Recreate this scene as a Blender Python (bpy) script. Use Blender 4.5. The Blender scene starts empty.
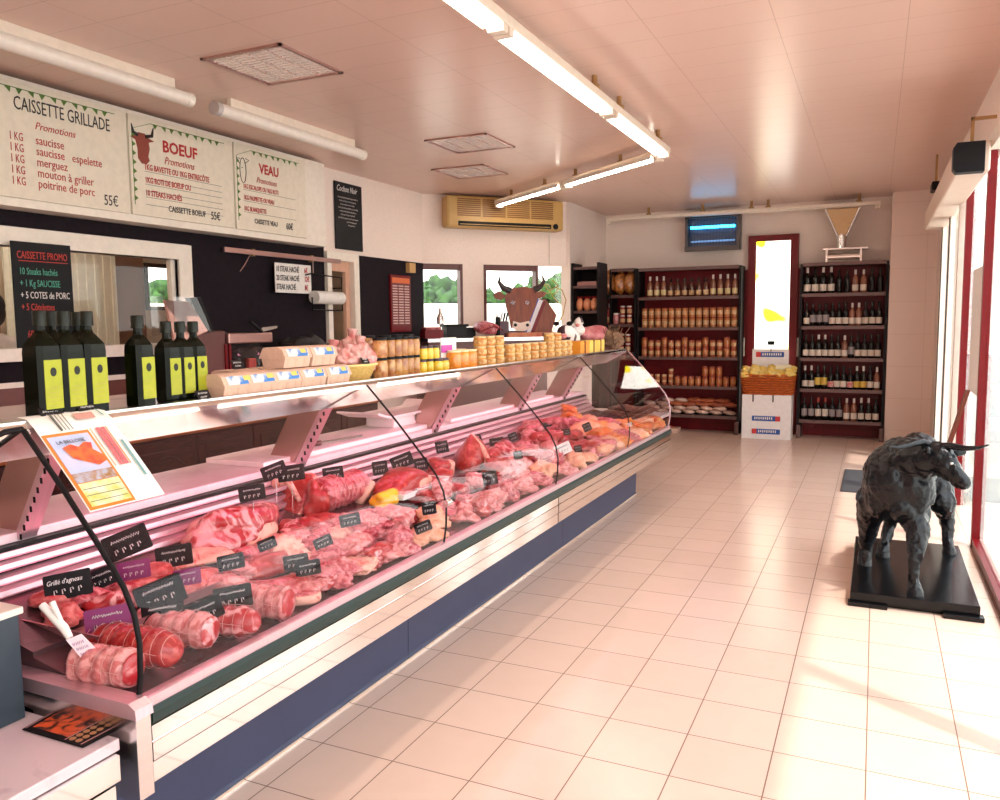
import bpy, bmesh, math, random
from mathutils import Vector, Matrix, noise
PI = math.pi
S = bpy.context.scene
COL = S.collection
rnd = random.Random(7)

# ---------------------------------------------------------------- camera, sky, light, exposure
EYE = Vector((0, 0, 1.548))
cd = bpy.data.cameras.new('camera'); cam = bpy.data.objects.new('camera', cd); COL.objects.link(cam)
_p, _y, _r = 0.0962, -0.43627, -0.010435
FW = Vector((math.cos(_p)*math.sin(_y), math.cos(_p)*math.cos(_y), -math.sin(_p)))
_R = FW.cross(Vector((0, 0, 1))).normalized(); _U = _R.cross(FW)
RT = math.cos(_r)*_R + math.sin(_r)*_U; UP = -math.sin(_r)*_R + math.cos(_r)*_U
cam.matrix_world = Matrix((( RT.x, UP.x, -FW.x, EYE.x), (RT.y, UP.y, -FW.y, EYE.y), (RT.z, UP.z, -FW.z, EYE.z), (0, 0, 0, 1)))
cd.sensor_width = 36; cd.lens = 806*36/1000; cd.clip_start = .05
S.camera = cam
S.view_settings.view_transform = 'Standard'
S.view_settings.look = 'None'
S.view_settings.gamma = 1
S.view_settings.use_curve_mapping = False
S.view_settings.exposure = 0.36
w = bpy.data.worlds.new('sky'); S.world = w; w.use_nodes = True
nt = w.node_tree; nt.nodes.clear()
tc = nt.nodes.new('ShaderNodeTexCoord'); sx = nt.nodes.new('ShaderNodeSeparateXYZ'); cr = nt.nodes.new('ShaderNodeValToRGB')
bg = nt.nodes.new('ShaderNodeBackground'); wo = nt.nodes.new('ShaderNodeOutputWorld')
nt.links.new(tc.outputs['Generated'], sx.inputs[0]); nt.links.new(sx.outputs['Z'], cr.inputs[0])
cr.color_ramp.elements[0].position = 0; cr.color_ramp.elements[0].color = (1, .97, .92, 1)
cr.color_ramp.elements[1].position = .8; cr.color_ramp.elements[1].color = (.78, .88, 1, 1)
nt.links.new(cr.outputs[0], bg.inputs[0]); bg.inputs[1].default_value = 3.6
nt.links.new(bg.outputs[0], wo.inputs[0])
sd = bpy.data.lights.new('sun', 'SUN'); sd.energy = 3.0; sd.angle = .03; sd.color = (1, .95, .86)
sun = bpy.data.objects.new('sun', sd); COL.objects.link(sun)
sun.rotation_euler = Vector((.55, -.35, 1.5)).to_track_quat('Z', 'Y').to_euler()

for nm, loc, rot, sx_, sy_ in (('window_portal', (.66, 4.0, 1.35), (0, PI/2, 0), 2.5, 12.5),):
    ld = bpy.data.lights.new(nm, 'AREA'); ld.shape = 'RECTANGLE'; ld.size = sx_; ld.size_y = sy_; ld.cycles.is_portal = True
    lo_ = bpy.data.objects.new(nm, ld); COL.objects.link(lo_); lo_.location = loc; lo_.rotation_euler = rot
def at(px, py, x=None, y=None, z=None):
    """A point of the place seen at a picture position, on a plane x=, y= or z=."""
    d = FW + (px-500)/806*RT - (py-400)/806*UP
    t = (x/d.x) if x is not None else (y/d.y) if y is not None else ((z-EYE.z)/d.z)
    return EYE + t*d
def along(px, x, z):
    """y along the line (x, *, z) at picture column px."""
    lo, hi = .3, 14
    for _ in range(50):
        m = (lo+hi)/2; d = Vector((x, m, z))-EYE
        if 500+806*d.dot(RT)/d.dot(FW) < px: lo = m
        else: hi = m
    return lo

# ---------------------------------------------------------------- materials
MATS = {}
def mat(name, col, rough=.5, metal=0, col2=None, scale=20, bump=0, coat=0, emit=None, es=0, detail=4, spec=.5, rand=0, dist=0, lo=.35, hi=.65, bscale=None, stretch=(1, 1, 1)):
    if name in MATS: return MATS[name]
    m = bpy.data.materials.new(name); m.use_nodes = True; MATS[name] = m
    n = m.node_tree.nodes; l = m.node_tree.links; b = n['Principled BSDF']
    b.inputs['Base Color'].default_value = (*col, 1); b.inputs['Roughness'].default_value = rough
    b.inputs['Metallic'].default_value = metal; b.inputs['Specular IOR Level'].default_value = spec
    b.inputs['Coat Weight'].default_value = coat; b.inputs['Coat Roughness'].default_value = .1
    t = n.new('ShaderNodeTexCoord'); mp = n.new('ShaderNodeMapping'); mp.inputs['Scale'].default_value = stretch
    l.new(t.outputs['Object'], mp.inputs[0])
    nz = n.new('ShaderNodeTexNoise'); nz.inputs['Scale'].default_value = scale; nz.inputs['Detail'].default_value = detail
    nz.inputs['Distortion'].default_value = dist; l.new(mp.outputs[0], nz.inputs['Vector'])
    if rand:
        oi = n.new('ShaderNodeObjectInfo'); va = n.new('ShaderNodeVectorMath'); va.operation = 'ADD'
        ml = n.new('ShaderNodeMath'); ml.operation = 'MULTIPLY'; ml.inputs[1].default_value = 37
        l.new(oi.outputs['Random'], ml.inputs[0]); l.new(t.outputs['Object'], va.inputs[0]); l.new(ml.outputs[0], va.inputs[1]); l.new(va.outputs[0], mp.inputs[0])
    if col2 is None: col2 = tuple(c*.93 for c in col)
    rp = n.new('ShaderNodeValToRGB'); rp.color_ramp.elements[0].position = lo; rp.color_ramp.elements[1].position = hi
    rp.color_ramp.elements[0].color = (*col, 1); rp.color_ramp.elements[1].color = (*col2, 1)
    l.new(nz.outputs[0], rp.inputs[0]); l.new(rp.outputs[0], b.inputs['Base Color'])
    if bump:
        nb = nz
        if bscale:
            nb = n.new('ShaderNodeTexNoise'); nb.inputs['Scale'].default_value = bscale; nb.inputs['Detail'].default_value = 3; l.new(mp.outputs[0], nb.inputs['Vector'])
        bm_ = n.new('ShaderNodeBump'); bm_.inputs['Strength'].default_value = bump; bm_.inputs['Distance'].default_value = .004
        l.new(nb.outputs[0], bm_.inputs['Height']); l.new(bm_.outputs[0], b.inputs['Normal'])
    if es:
        b.inputs['Emission Color'].default_value = (*(emit or col), 1); b.inputs['Emission Strength'].default_value = es
    return m
def grid_mat(name, col, col2, line, sx_, sy_, ox, oy, wl, rough, axes='XY', bump=.3, coat=0, spec=.5, lrough=.6, metal=0):
    """Tiles: a grid of lines over a slightly varied colour, one tone per tile."""
    m = bpy.data.materials.new(name); m.use_nodes = True; MATS[name] = m
    n = m.node_tree.nodes; l = m.node_tree.links; b = n['Principled BSDF']
    g = n.new('ShaderNodeNewGeometry'); sp = n.new('ShaderNodeSeparateXYZ'); l.new(g.outputs['Position'], sp.inputs[0])
    def M(op, a, bb=None, c=None):
        k = n.new('ShaderNodeMath'); k.operation = op
        for i, v in enumerate((a, bb, c)):
            if v is None: continue
            if isinstance(v, (int, float)): k.inputs[i].default_value = v
            else: l.new(v, k.inputs[i])
        return k.outputs[0]
    cells = []; ds = []
    for a, s_, o_ in ((axes[0], sx_, ox), (axes[1], sy_, oy)):
        u = M('DIVIDE', M('SUBTRACT', sp.outputs[a], o_), s_)
        cells.append(M('FLOOR', u)); fr = M('FRACT', u)
        ds.append(M('MULTIPLY', M('SUBTRACT', .5, M('ABSOLUTE', M('SUBTRACT', fr, .5))), s_))
    dmin = M('MINIMUM', ds[0], ds[1]); mask = M('LESS_THAN', dmin, wl)
    cb = n.new('ShaderNodeCombineXYZ'); l.new(cells[0], cb.inputs[0]); l.new(cells[1], cb.inputs[1])
    wn = n.new('ShaderNodeTexWhiteNoise'); l.new(cb.outputs[0], wn.inputs['Vector'])
    nz = n.new('ShaderNodeTexNoise'); nz.inputs['Scale'].default_value = 9; nz.inputs['Detail'].default_value = 5; l.new(g.outputs['Position'], nz.inputs['Vector'])
    f = M('MULTIPLY_ADD', wn.outputs['Value'], .45, M('MULTIPLY', nz.outputs[0], .55))
    mx = n.new('ShaderNodeMix'); mx.data_type = 'RGBA'; l.new(f, mx.inputs[0]); mx.inputs[6].default_value = (*col, 1); mx.inputs[7].default_value = (*col2, 1)
    m2 = n.new('ShaderNodeMix'); m2.data_type = 'RGBA'; l.new(mask, m2.inputs[0]); l.new(mx.outputs[2], m2.inputs[6]); m2.inputs[7].default_value = (*line, 1)
    l.new(m2.outputs[2], b.inputs['Base Color'])
    l.new(M('MULTIPLY_ADD', mask, lrough-rough, rough), b.inputs['Roughness'])
    b.inputs['Specular IOR Level'].default_value = spec; b.inputs['Coat Weight'].default_value = coat; b.inputs['Metallic'].default_value = metal
    bp = n.new('ShaderNodeBump'); bp.inputs['Strength'].default_value = bump; bp.inputs['Distance'].default_value = .002
    l.new(M('SUBTRACT', 1, mask), bp.inputs['Height']); l.new(bp.outputs[0], b.inputs['Normal'])
    return m
def glass_mat(name, tint=(1, 1, 1), ior=1.5, rough=0.0, refl=1.0):
    m = bpy.data.materials.new(name); m.use_nodes = True; MATS[name] = m
    n = m.node_tree.nodes; l = m.node_tree.links; n.clear()
    o = n.new('ShaderNodeOutputMaterial'); mx = n.new('ShaderNodeMixShader'); t = n.new('ShaderNodeBsdfTransparent'); g = n.new('ShaderNodeBsdfGlossy')
    f = n.new('ShaderNodeFresnel'); gm = n.new('ShaderNodeNewGeometry'); mr = n.new('ShaderNodeMapRange'); mr.inputs[3].default_value = ior; mr.inputs[4].default_value = 1/ior
    l.new(gm.outputs['Backfacing'], mr.inputs[0]); l.new(mr.outputs[0], f.inputs['IOR']); t.inputs[0].default_value = (*tint, 1); g.inputs['Roughness'].default_value = rough
    g.inputs[0].default_value = (refl, refl, refl, 1)
    l.new(f.outputs[0], mx.inputs[0]); l.new(t.outputs[0], mx.inputs[1]); l.new(g.outputs[0], mx.inputs[2]); l.new(mx.outputs[0], o.inputs[0])
    return m

TILE = .305
m_floor = grid_mat('floor_tiles', (.84, .61, .50), (.76, .53, .42), (.22, .11, .07), TILE, TILE, .0145, .17, .0022, .22, bump=.25, spec=.55)
m_wtile = grid_mat('wall_tiles', (.84, .68, .60), (.82, .65, .57), (.66, .48, .42), .4, .4, .13, .15, .0018, .3, axes='XZ', bump=.1)
m_rtile = grid_mat('red_wall_tiles', (.20, .003, .007), (.14, .002, .005), (.05, .004, .005), .2, .2, .0, .1, .002, .4, spec=.3, axes='XZ', bump=.2)
m_ceil = grid_mat('ceiling_panels', (.77, .535, .45), (.75, .515, .43), (.52, .32, .26), .62, .30, .10, 0, .0016, .28, bump=.12, spec=.5, lrough=.4)
m_wall = mat('wall_paint', (.90, .76, .68), .6, bump=.05, scale=60)
m_white = mat('white_paint', (.90, .82, .72), .4)
m_dark = mat('aubergine_paint', (.014, .010, .014), .7, col2=(.018, .012, .016), spec=.08)
m_red = mat('red_lacquer', (.17, .002, .005), .35, spec=.3)
m_black = mat('black_plastic', (.007, .007, .009), .5, spec=.2)
m_blackmetal = mat('black_metal', (.009, .007, .008), .45, spec=.25)
m_steel = mat('brushed_steel', (.78, .74, .72), .22, 1, col2=(.70, .66, .65), scale=8, stretch=(60, 1, 60))
m_mirror = mat('polished_steel', (.93, .91, .88), .06, 1, scale=3)
m_warmsteel = mat('warm_steel', (.55, .34, .31), .3, 1, scale=6)
m_kick = mat('kick_plate_grey', (.045, .050, .095), .4, scale=4, spec=.25)
m_rubber = mat('green_grey_rubber', (.018, .034, .030), .35, spec=.3)
m_seal = mat('black_seal', (.006, .004, .005), .6, spec=.2)
m_deck = mat('deck_steel', (.20, .10, .11), .25, .6, col2=(.16, .07, .08), scale=5)
m_pinksteel = mat('ribbed_steel', (.72, .50, .54), .38, .8, scale=5, stretch=(1, 20, 1))
m_slab = mat('serving_slab', (.80, .66, .66), .3, col2=(.74, .58, .60), scale=14, dist=1)
m_marble = mat('veined_marble', (.64, .49, .51), .2, col2=(.42, .30, .33), scale=3.5, dist=2.5, detail=8, lo=.55, hi=.75)
m_board = mat('cutting_board', (.88, .80, .77), .5)
m_wood = mat('dark_carved_wood', (.075, .022, .020), .35, col2=(.030, .012, .012), scale=12, stretch=(1, 1, 6), bump=.3)
m_worktop = mat('orange_wood_worktop', (.42, .13, .04), .35, col2=(.30, .08, .025), scale=8, stretch=(6, .6, 6))
m_glass = glass_mat('clear_glass', (.97, .96, .97), 1.45)
m_winglass = glass_mat('window_glass', (.96, .97, .96), 1.25)
m_curved = glass_mat('display_glass', (.985, .97, .98), 1.2)
m_tube = mat('lit_tube', (1, 1, 1), .5, emit=(1, .91, .80), es=25)
m_pinktube = mat('meat_lamp', (1, .8, .85), .5, emit=(1, .30, .46), es=14)
m_fixture = mat('lamp_housing', (.84, .72, .60), .4)
m_offtube = mat('unlit_tube_cover', (.88, .80, .72), .3)
m_gold = mat('brass_bracket', (.46, .27, .11), .35, .3)
m_redtext = mat('red_paint_writing', (.50, .02, .02), .5)
m_blacktext = mat('black_writing', (.02, .015, .015), .5)
m_whitetext = mat('white_chalk', (.85, .80, .78), .7)
m_paper = mat('white_paper', (.86, .82, .78), .6)

# ---------------------------------------------------------------- mesh building
class MB:
    def __init__(s): s.v = []; s.f = []; s.smooth = []
    def add(s, vs, fs, sm=False, M=None):
        o = len(s.v)
        s.v += [(M @ Vector(v)) if M else Vector(v) for v in vs]
        s.f += [tuple(i+o for i in f) for f in fs]; s.smooth += [sm]*len(fs); return s
    def box(s, x0, x1, y0, y1, z0, z1, M=None, b=0):
        if b:
            bm = bmesh.new(); bmesh.ops.create_cube(bm, size=1)
            bmesh.ops.scale(bm, vec=(x1-x0, y1-y0, z1-z0), verts=bm.verts); bmesh.ops.translate(bm, vec=((x0+x1)/2, (y0+y1)/2, (z0+z1)/2), verts=bm.verts)
            bmesh.ops.bevel(bm, geom=bm.edges[:], offset=min(b, abs(x1-x0)*.45, abs(y1-y0)*.45, abs(z1-z0)*.45), segments=2, affect='EDGES', profile=.5)
            bm.verts.index_update(); s.add([v.co[:] for v in bm.verts], [[v.index for v in f.verts] for f in bm.faces], False, M); bm.free(); return s
        v = [(x, y, z) for x in (x0, x1) for y in (y0, y1) for z in (z0, z1)]
        return s.add(v, [(0, 1, 3, 2), (4, 6, 7, 5), (0, 4, 5, 1), (2, 3, 7, 6), (0, 2, 6, 4), (1, 5, 7, 3)], False, M)
    def prism(s, poly, O, R, U, d, M=None):
        """poly (a,b) in the plane O + a R + b U, extruded by vector d."""
        O, R, U, d = map(Vector, (O, R, U, d)); n = len(poly)
        a = [O+R*p+U*q for p, q in poly]; v = a+[q+d for q in a]
        fs = [tuple(range(n-1, -1, -1)), tuple(range(n, 2*n))]+[(i, (i+1) % n, (i+1) % n+n, i+n) for i in range(n)]
        return s.add(v, fs, False, M)
    def lathe(s, prof, c=(0, 0, 0), n=20, M=None, sq=0):
        """prof [(r,z)] from bottom to top; sq>0 squares the section."""
        c = Vector(c); v = []; k = len(prof)
        for r, z in prof:
            for i in range(n):
                a = 2*PI*(i+.5)/n; ca, sa = math.cos(a), math.sin(a)
                q = 1
                if sq: q = min(1.38, 1/max(abs(ca), abs(sa)))*sq*.98+(1-sq)
                v.append(c+Vector((r*ca*q, r*sa*q, z)))
        fs = [(j*n+i, j*n+(i+1) % n, (j+1)*n+(i+1) % n, (j+1)*n+i) for j in range(k-1) for i in range(n)]
        s.add(v, fs, True, M)
        s.add(v[:n], [tuple(range(n-1, -1, -1))], False, M); s.add(v[-n:], [tuple(range(n))], False, M); return s
    def tube(s, pts, r, n=8, cap=True, M=None):
        pts = [Vector(p) for p in pts]; rs = r if isinstance(r, (list, tuple)) else [r]*len(pts)
        v = []; prev = None
        for i, p in enumerate(pts):
            t = (pts[min(i+1, len(pts)-1)]-pts[max(i-1, 0)]).normalized()
            if prev is None: a = t.orthogonal().normalized()
            else:
                a = prev-t*prev.dot(t)
                a = a.normalized() if a.length > 1e-6 else t.orthogonal().normalized()
            prev = a; b = t.cross(a)
            for k in range(n): v.append(p+(a*math.cos(2*PI*k/n)+b*math.sin(2*PI*k/n))*rs[i])
        fs = [(j*n+i, j*n+(i+1) % n, (j+1)*n+(i+1) % n, (j+1)*n+i) for j in range(len(pts)-1) for i in range(n)]
        s.add(v, fs, True, M)
        if cap: s.add(v[:n], [tuple(range(n-1, -1, -1))], False, M); s.add(v[-n:], [tuple(range(n))], False, M)
        return s
    def sheet(s, rows, M=None, th=0, sm=True):
        """grid of points rows[i][j]; th gives a thickness along the averaged normal."""
        a = len(rows); b = len(rows[0]); v = [Vector(p) for r in rows for p in r]
        fs = [(i*b+j, i*b+j+1, (i+1)*b+j+1, (i+1)*b+j) for i in range(a-1) for j in range(b-1)]
        if not th: return s.add(v, fs, sm, M)
        nr = [Vector((0, 0, 0)) for _ in v]
        for f in fs:
            q = (v[f[1]]-v[f[0]]).cross(v[f[3]]-v[f[0]])
            for i in f: nr[i] += q
        nr = [q.normalized()*th for q in nr]; N = len(v)
        s.add(v+[p+q for p, q in zip(v, nr)], [tuple(reversed(f)) for f in fs]+[tuple(i+N for i in f) for f in fs], sm, M)
        rim = [j for j in range(b)]+[i*b+b-1 for i in range(1, a)]+[(a-1)*b+j for j in range(b-2, -1, -1)]+[i*b for i in range(a-2, 0, -1)]
        w_ = v+[p+q for p, q in zip(v, nr)]
        s.add(w_, [(rim[k], rim[(k+1) % len(rim)], rim[(k+1) % len(rim)]+N, rim[k]+N) for k in range(len(rim))], False, M); return s
    def blob(s, c, r, seed=0, amp=.15, fr=2.2, sub=3, M=None, flat=-.6, amp2=0, fr2=8):
        bm = bmesh.new(); bmesh.ops.create_icosphere(bm, subdivisions=sub, radius=1)
        c = Vector(c); o = Vector((seed*3.7, seed*1.3, seed*2.1))
        for v in bm.verts:
            p = v.co.copy(); k = 1+amp*noise.noise(p*fr*.5+o)*2
            if amp2: k += amp2*noise.noise(p*fr2*.5+o)
            q = p*k; q.z = max(q.z, flat)
            v.co = Vector((q.x*r[0], q.y*r[1], q.z*r[2]))
        bm.verts.index_update(); T = Matrix.Translation(c) @ M if M else Matrix.Translation(c)
        s.add([v.co[:] for v in bm.verts], [[v.index for v in f.verts] for f in bm.faces], True, T); bm.free(); return s
def link(name, me, m, parent=None):
    o = bpy.data.objects.new(name, me); COL.objects.link(o); o.data.materials.append(m)
    if parent: o.parent = parent
    return o
def rootloc(o):
    l = Vector((0, 0, 0))
    while o: l += o.location; o = o.parent
    return l
def B(name, mb, m, parent=None, label=None, cat=None, group=None, kind=None, keep=False):
    me = bpy.data.meshes.new(name); off = Vector((0, 0, 0)); loc = Vector((0, 0, 0))
    if parent: off = rootloc(parent)
    elif not keep:
        xs = [v.x for v in mb.v]; ys = [v.y for v in mb.v]; loc = Vector(((min(xs)+max(xs))/2, (min(ys)+max(ys))/2, min(v.z for v in mb.v))); off = loc
    me.from_pydata([v-off for v in mb.v], [], mb.f); me.polygons.foreach_set('use_smooth', mb.smooth); me.update()
    o = link(name, me, m, parent); o.location = loc
    return tag(o, label, cat, group, kind)
def tag(o, label=None, cat=None, group=None, kind=None):
    for k, v in (('label', label), ('category', cat), ('group', group), ('kind', kind)):
        if v: o[k] = v
    return o
def thing(name, label, cat, loc=(0, 0, 0), group=None):
    o = bpy.data.objects.new(name, None); COL.objects.link(o); o.location = loc; o.empty_display_size = .05
    return tag(o, label, cat, group)
def struct(name, mb, m, parent=None):
    return B(name, mb, m, parent, kind=None if parent else 'structure')
def copy_tree(o, parent=None):
    c = o.copy(); COL.objects.link(c); c.parent = parent
    for ch in list(o.children): copy_tree(ch, c)
    return c
def dup(o, loc, label, rz=None, group=None, sc=None):
    c = copy_tree(o); c.location = loc; c['label'] = label
    if group: c['group'] = group
    if rz is not None: c.rotation_euler.z = rz
    if sc: c.scale = (sc, sc, sc)
    return c
ORD = 'first second third fourth fifth sixth seventh eighth ninth tenth eleventh twelfth thirteenth fourteenth fifteenth sixteenth seventeenth eighteenth nineteenth twentieth'.split()
class First:
    """Gives out the prototype itself first, then copies."""
    def __init__(s, o): s.o = o; s.used = False
    def __call__(s, loc, label, rz=0, group=None, sc=None):
        if s.used: return dup(s.o, loc, label, rz, group, sc)
        s.used = True; o = s.o; 
        c = dup(o, loc, label, rz, group, sc); s.kill = o; return c
PROTOS = []
def proto(o): PROTOS.append(o); return First(o)
def fm(O, R, U, sh=0):
    R = Vector(R).normalized(); U = Vector(U).normalized(); N = R.cross(U); O = Vector(O)
    return Matrix(((R.x, U.x+sh*R.x, N.x, O.x), (R.y, U.y+sh*R.y, N.y, O.y), (R.z, U.z+sh*R.z, N.z, O.z), (0, 0, 0, 1)))
def text(body, size, O, R, U, m, parent, name='lettering', align='LEFT', wide=1, sh=0, ext=.0008, bold=0):
    cu = bpy.data.curves.new('t', 'FONT'); cu.body = body; cu.size = size; cu.align_x = align; cu.extrude = ext; cu.offset = bold; cu.resolution_u = 2
    to = bpy.data.objects.new('t', cu); me = bpy.data.meshes.new_from_object(to)
    M = fm(O, R, U, sh) @ Matrix.Diagonal((wide, 1, 1, 1)); me.transform(Matrix.Translation(-rootloc(parent)) @ M)
    bpy.data.objects.remove(to); bpy.data.curves.remove(cu)
    return link(name, me, m, parent)
def scribble(O, R, U, w_, h, parent, m, name='writing', seed=0, th=.0012):
    """An illegible line of handwriting."""
    r = random.Random(seed); pts = []; n = max(6, int(w_/h*3)); O = Vector(O); R = Vector(R).normalized(); U = Vector(U).normalized()
    for i in range(n): pts.append(O+R*(w_*i/(n-1))+U*(h*(.5+.5*(1 if i % 2 else -1)*r.uniform(.3, 1))))
    mb = MB().tube(pts, th, 4); return B(name, mb, m, parent)

# ================================================================ THE ROOM
H = 3.08; XR = .64; YB = 11.5
PLAN = [(-6.85, -2.6), (.72, -2.6), (.72, YB+.1), (-3.75, YB+.1), (-3.75, 10.0), (-4.98, 8.5), (-6.85, 8.5)]
struct('floor', MB().prism(PLAN, (0, 0, -.1), (1, 0, 0), (0, 1, 0), (0, 0, .1)), m_floor)
struct('ceiling', MB().prism(PLAN, (0, 0, H), (1, 0, 0), (0, 1, 0), (0, 0, .1)), m_ceil)
XL = -4.95
D0 = Vector((-5.055, 8.359, 0)); D1 = Vector((-3.63, 9.97, 0)); DD = (D1-D0).normalized(); DN = Vector((DD.y, -DD.x, 0)); DL = (D1-D0).length
def dg(s_, n_=0, z=0): return D0+DD*s_+DN*n_+Vector((0, 0, z))
def dbox(mb, s0, s1, n0, n1, z0, z1):
    M = Matrix(((DD.x, DN.x, 0, D0.x), (DD.y, DN.y, 0, D0.y), (0, 0, 1, 0), (0, 0, 0, 1)))
    return mb.box(s0, s1, n0, n1, z0, z1, M)
# left wall with the hatch to the kitchen (y 2.2-4.83, z 1.42-2.09) and the kitchen door (y 6.62-7.05)
mb = MB()
mb.box(XL-.12, XL, -2.6, 2.2, 0, H).box(XL-.12, XL, 2.2, 4.70, 0, 1.40).box(XL-.12, XL, 2.2, 4.70, 2.06, H)
mb.box(XL-.12, XL, 4.70, 6.62, 0, H).box(XL-.12, XL, 6.62, 7.03, 2.2, H).box(XL-.12, XL, 7.03, 8.47, 0, H)
struct('wall_left', mb, m_wall)
struct('trim_1', MB().box(XL, XL+.006, 4.83, 6.545, .85, 2.31).box(XL, XL+.006, -2, 4.83, 2.18, 2.31).box(XL, XL+.006, -2, 4.83, 1.20, 1.33), m_dark)
struct('trim_7', MB().box(XL, XL+.010, -2, 4.83, 1.165, 1.20), m_white)
struct('trim_8', MB().box(XL, XL+.006, -2, 4.83, .85, 1.165), mat('brown_splash_panel', (.16, .05, .04), .4))
struct('trim_2', MB().box(XL, XL+.006, 7.09, 8.465, .9, 2.26), m_dark)
# diagonal wall with two windows and the painted light panel
mb = MB()
for a, b_, z0, z1 in ((-.1, .05, 0, H), (.05, .66, 0, 1.40), (.05, .66, 2.26, H), (.66, .94, 0, H), (.94, 2.10, 0, 1.40), (.94, 2.10, 2.26, H)): dbox(mb, a, b_, -.14, 0, z0, z1)
struct('wall_diagonal', mb, m_wall)
struct('wall_side', MB().box(-3.75, -3.63, 9.97, YB, 0, H), m_wall)
struct('wall_back', MB().box(-3.75, .13, YB, YB+.1, 2.25, H).box(-3.75, -1.60, YB, YB+.1, 0, 2.25).box(-.96, .13, YB, YB+.1, 0, 2.25).box(-1.6, -.96, YB+.03, YB+.1, 0, 2.25), m_wall)
struct('trim_3', MB().box(-3.63, -1.60, YB-.012, YB, 0, 2.22).box(-.96, .13, YB-.012, YB, 0, 2.22), m_rtile)
struct('wall_right_return', MB().box(.13, .72, 11.15, YB+.1, 0, H), m_wtile)
struct('wall_front', MB().box(-6.8, .72, -2.7, -2.6, 0, H), m_wall)
# right side: shop front of glass between red posts
struct('wall_right', MB().box(XR, XR+.12, -2.6, 11.15, 2.72, H).box(XR, XR+.12, 9.75, 11.15, 0, 2.72), m_wall)
struct('trim_6', MB().box(XR-.01, XR+.07, -2.6, 9.7, 2.62, 2.72), m_white)
mb = MB().box(XR-.01, XR+.035, -2.6, 6.16, 0, .06)
for y0, y1 in ((6.16, 6.22), (7.54, 7.60), (9.62, 9.68), (3.1, 3.2), (0, .1), (-2.6, -2.5)): mb.box(XR-.015, XR+.035, y0, y1, 0, 2.62)
win1 = struct('window_1', mb, m_red)
B('window_pane', MB().box(XR+.02, XR+.028, -2.5, 0, .07, 2.62), m_winglass, win1); B('window_pane', MB().box(XR+.02, XR+.028, .1, 3.1, .07, 2.62), m_winglass, win1)
B('window_pane', MB().box(XR+.02, XR+.028, 3.2, 6.16, .06, 2.62), m_winglass, win1); B('window_pane', MB().box(XR+.02, XR+.028, 6.22, 7.54, .0, 2.62), m_winglass, win1)
B('paper_poster', MB().box(XR+.012, XR+.018, 6.45, 7.1, 1.0, 1.9), m_paper, None, 'plain white poster stuck on the window between the two red posts', 'poster')
# sliding entrance doors beyond the second red post
mb = MB()
for y0, y1 in ((7.66, 7.76), (8.55, 8.66), (8.70, 8.80), (9.52, 9.62)): mb.box(XR-.05, XR+.0, y0, y1, .0, 2.6)
mb.box(XR-.05, XR, 7.66, 9.62, 0, .09).box(XR-.05, XR, 7.66, 9.62, 2.5, 2.598)
dr = struct('door_1', mb, m_white)
B('door_pane', MB().box(XR-.03, XR-.02, 7.76, 8.55, .09, 2.5), m_winglass, dr); B('door_pane', MB().box(XR-.03, XR-.02, 8.80, 9.52, .09, 2.5), m_winglass, dr)
B('rubber_seal', MB().box(XR-.055, XR-.05, 8.655, 8.70, .09, 2.5).box(XR-.055, XR-.05, 9.60, 9.62, 0, 2.5), m_black, dr)
# the street outside
struct('pavement', MB().box(.72, 30, -20, 40, -.12, -.02), mat('pavement', (.62, .60, .54), .8, scale=3, col2=(.55, .54, .50)))
struct('pavement_behind', MB().box(-60, -3.8, 8.6, 60, -.12, -.02).box(-3.8, .72, 11.7, 60, -.12, -.02).box(-60, -6.9, -20, 8.6, -.12, -.02), MATS['pavement'])
# baseboards
struct('baseboard_back', MB().box(-1.6, -.96, YB+.0, YB+.02, 0, .08), m_red)
struct('baseboard_right', MB().box(.13, .64, 11.135, 11.15, 0, .07), m_wtile)

# hatch frame and what stands in the kitchen
mb = MB().box(XL-.10, XL+.02, 4.70, 4.83, 1.415, 2.06).box(XL-.10, XL+.02, -.2, 4.83, 2.06, 2.175).box(XL-.10, XL+.09, -.2, 4.83, 1.335, 1.415)
w2 = struct('window_2', mb, m_white)
B('window_sash', MB().box(XL-.06, XL-.03, 3.55, 3.60, 1.415, 2.06).box(XL-.06, XL-.03, 4.66, 4.70, 1.415, 2.06), m_white, w2)
B('window_pane', MB().box(XL-.05, XL-.045, 2.2, 4.7, 1.415, 2.06), m_winglass, w2)
m_kwall = mat('kitchen_plaster', (.80, .66, .52), .7)
struct('wall_kitchen', MB().box(-6.85, -6.8, -2.6, 6.05, 0, H).box(-6.85, -6.8, 6.05, 6.40, 0, 1.75).box(-6.85, -6.8, 6.05, 6.40, 2.15, H).box(-6.85, -6.8, 6.40, 8.5, 0, H).box(-6.8, XL-.11, 8.38, 8.46, 0, H), m_kwall)
w3 = struct('window_3', MB().box(-6.84, -6.78, 6.01, 6.05, 1.71, 2.19).box(-6.84, -6.78, 6.40, 6.44, 1.71, 2.19).box(-6.84, -6.78, 6.05, 6.40, 1.71, 1.75).box(-6.84, -6.78, 6.05, 6.40, 2.15, 2.19), m_wood)
c = thing('kitchen_cupboard', 'tall brown kitchen cupboard seen through the serving hatch', 'cupboard', (-6.7, 5.7, 0))
B('body', MB().box(-6.79, -6.64, 5.50, 5.86, 0, 2.4, b=.01), mat('brown_laminate', (.20, .10, .06), .4, scale=6, stretch=(1, 1, .2)), c)
B('door', MB().box(-6.64, -6.62, 5.51, 5.85, .1, 2.38, b=.005), mat('brown_laminate_door', (.26, .13, .08), .4), c)
pl = MB()
for i in range(24): pl.box(-6.60+.012*(i % 2), -6.58+.012*(i % 2), 4.40+i*.045, 4.445+i*.045, 1.0, 2.35)
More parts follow.
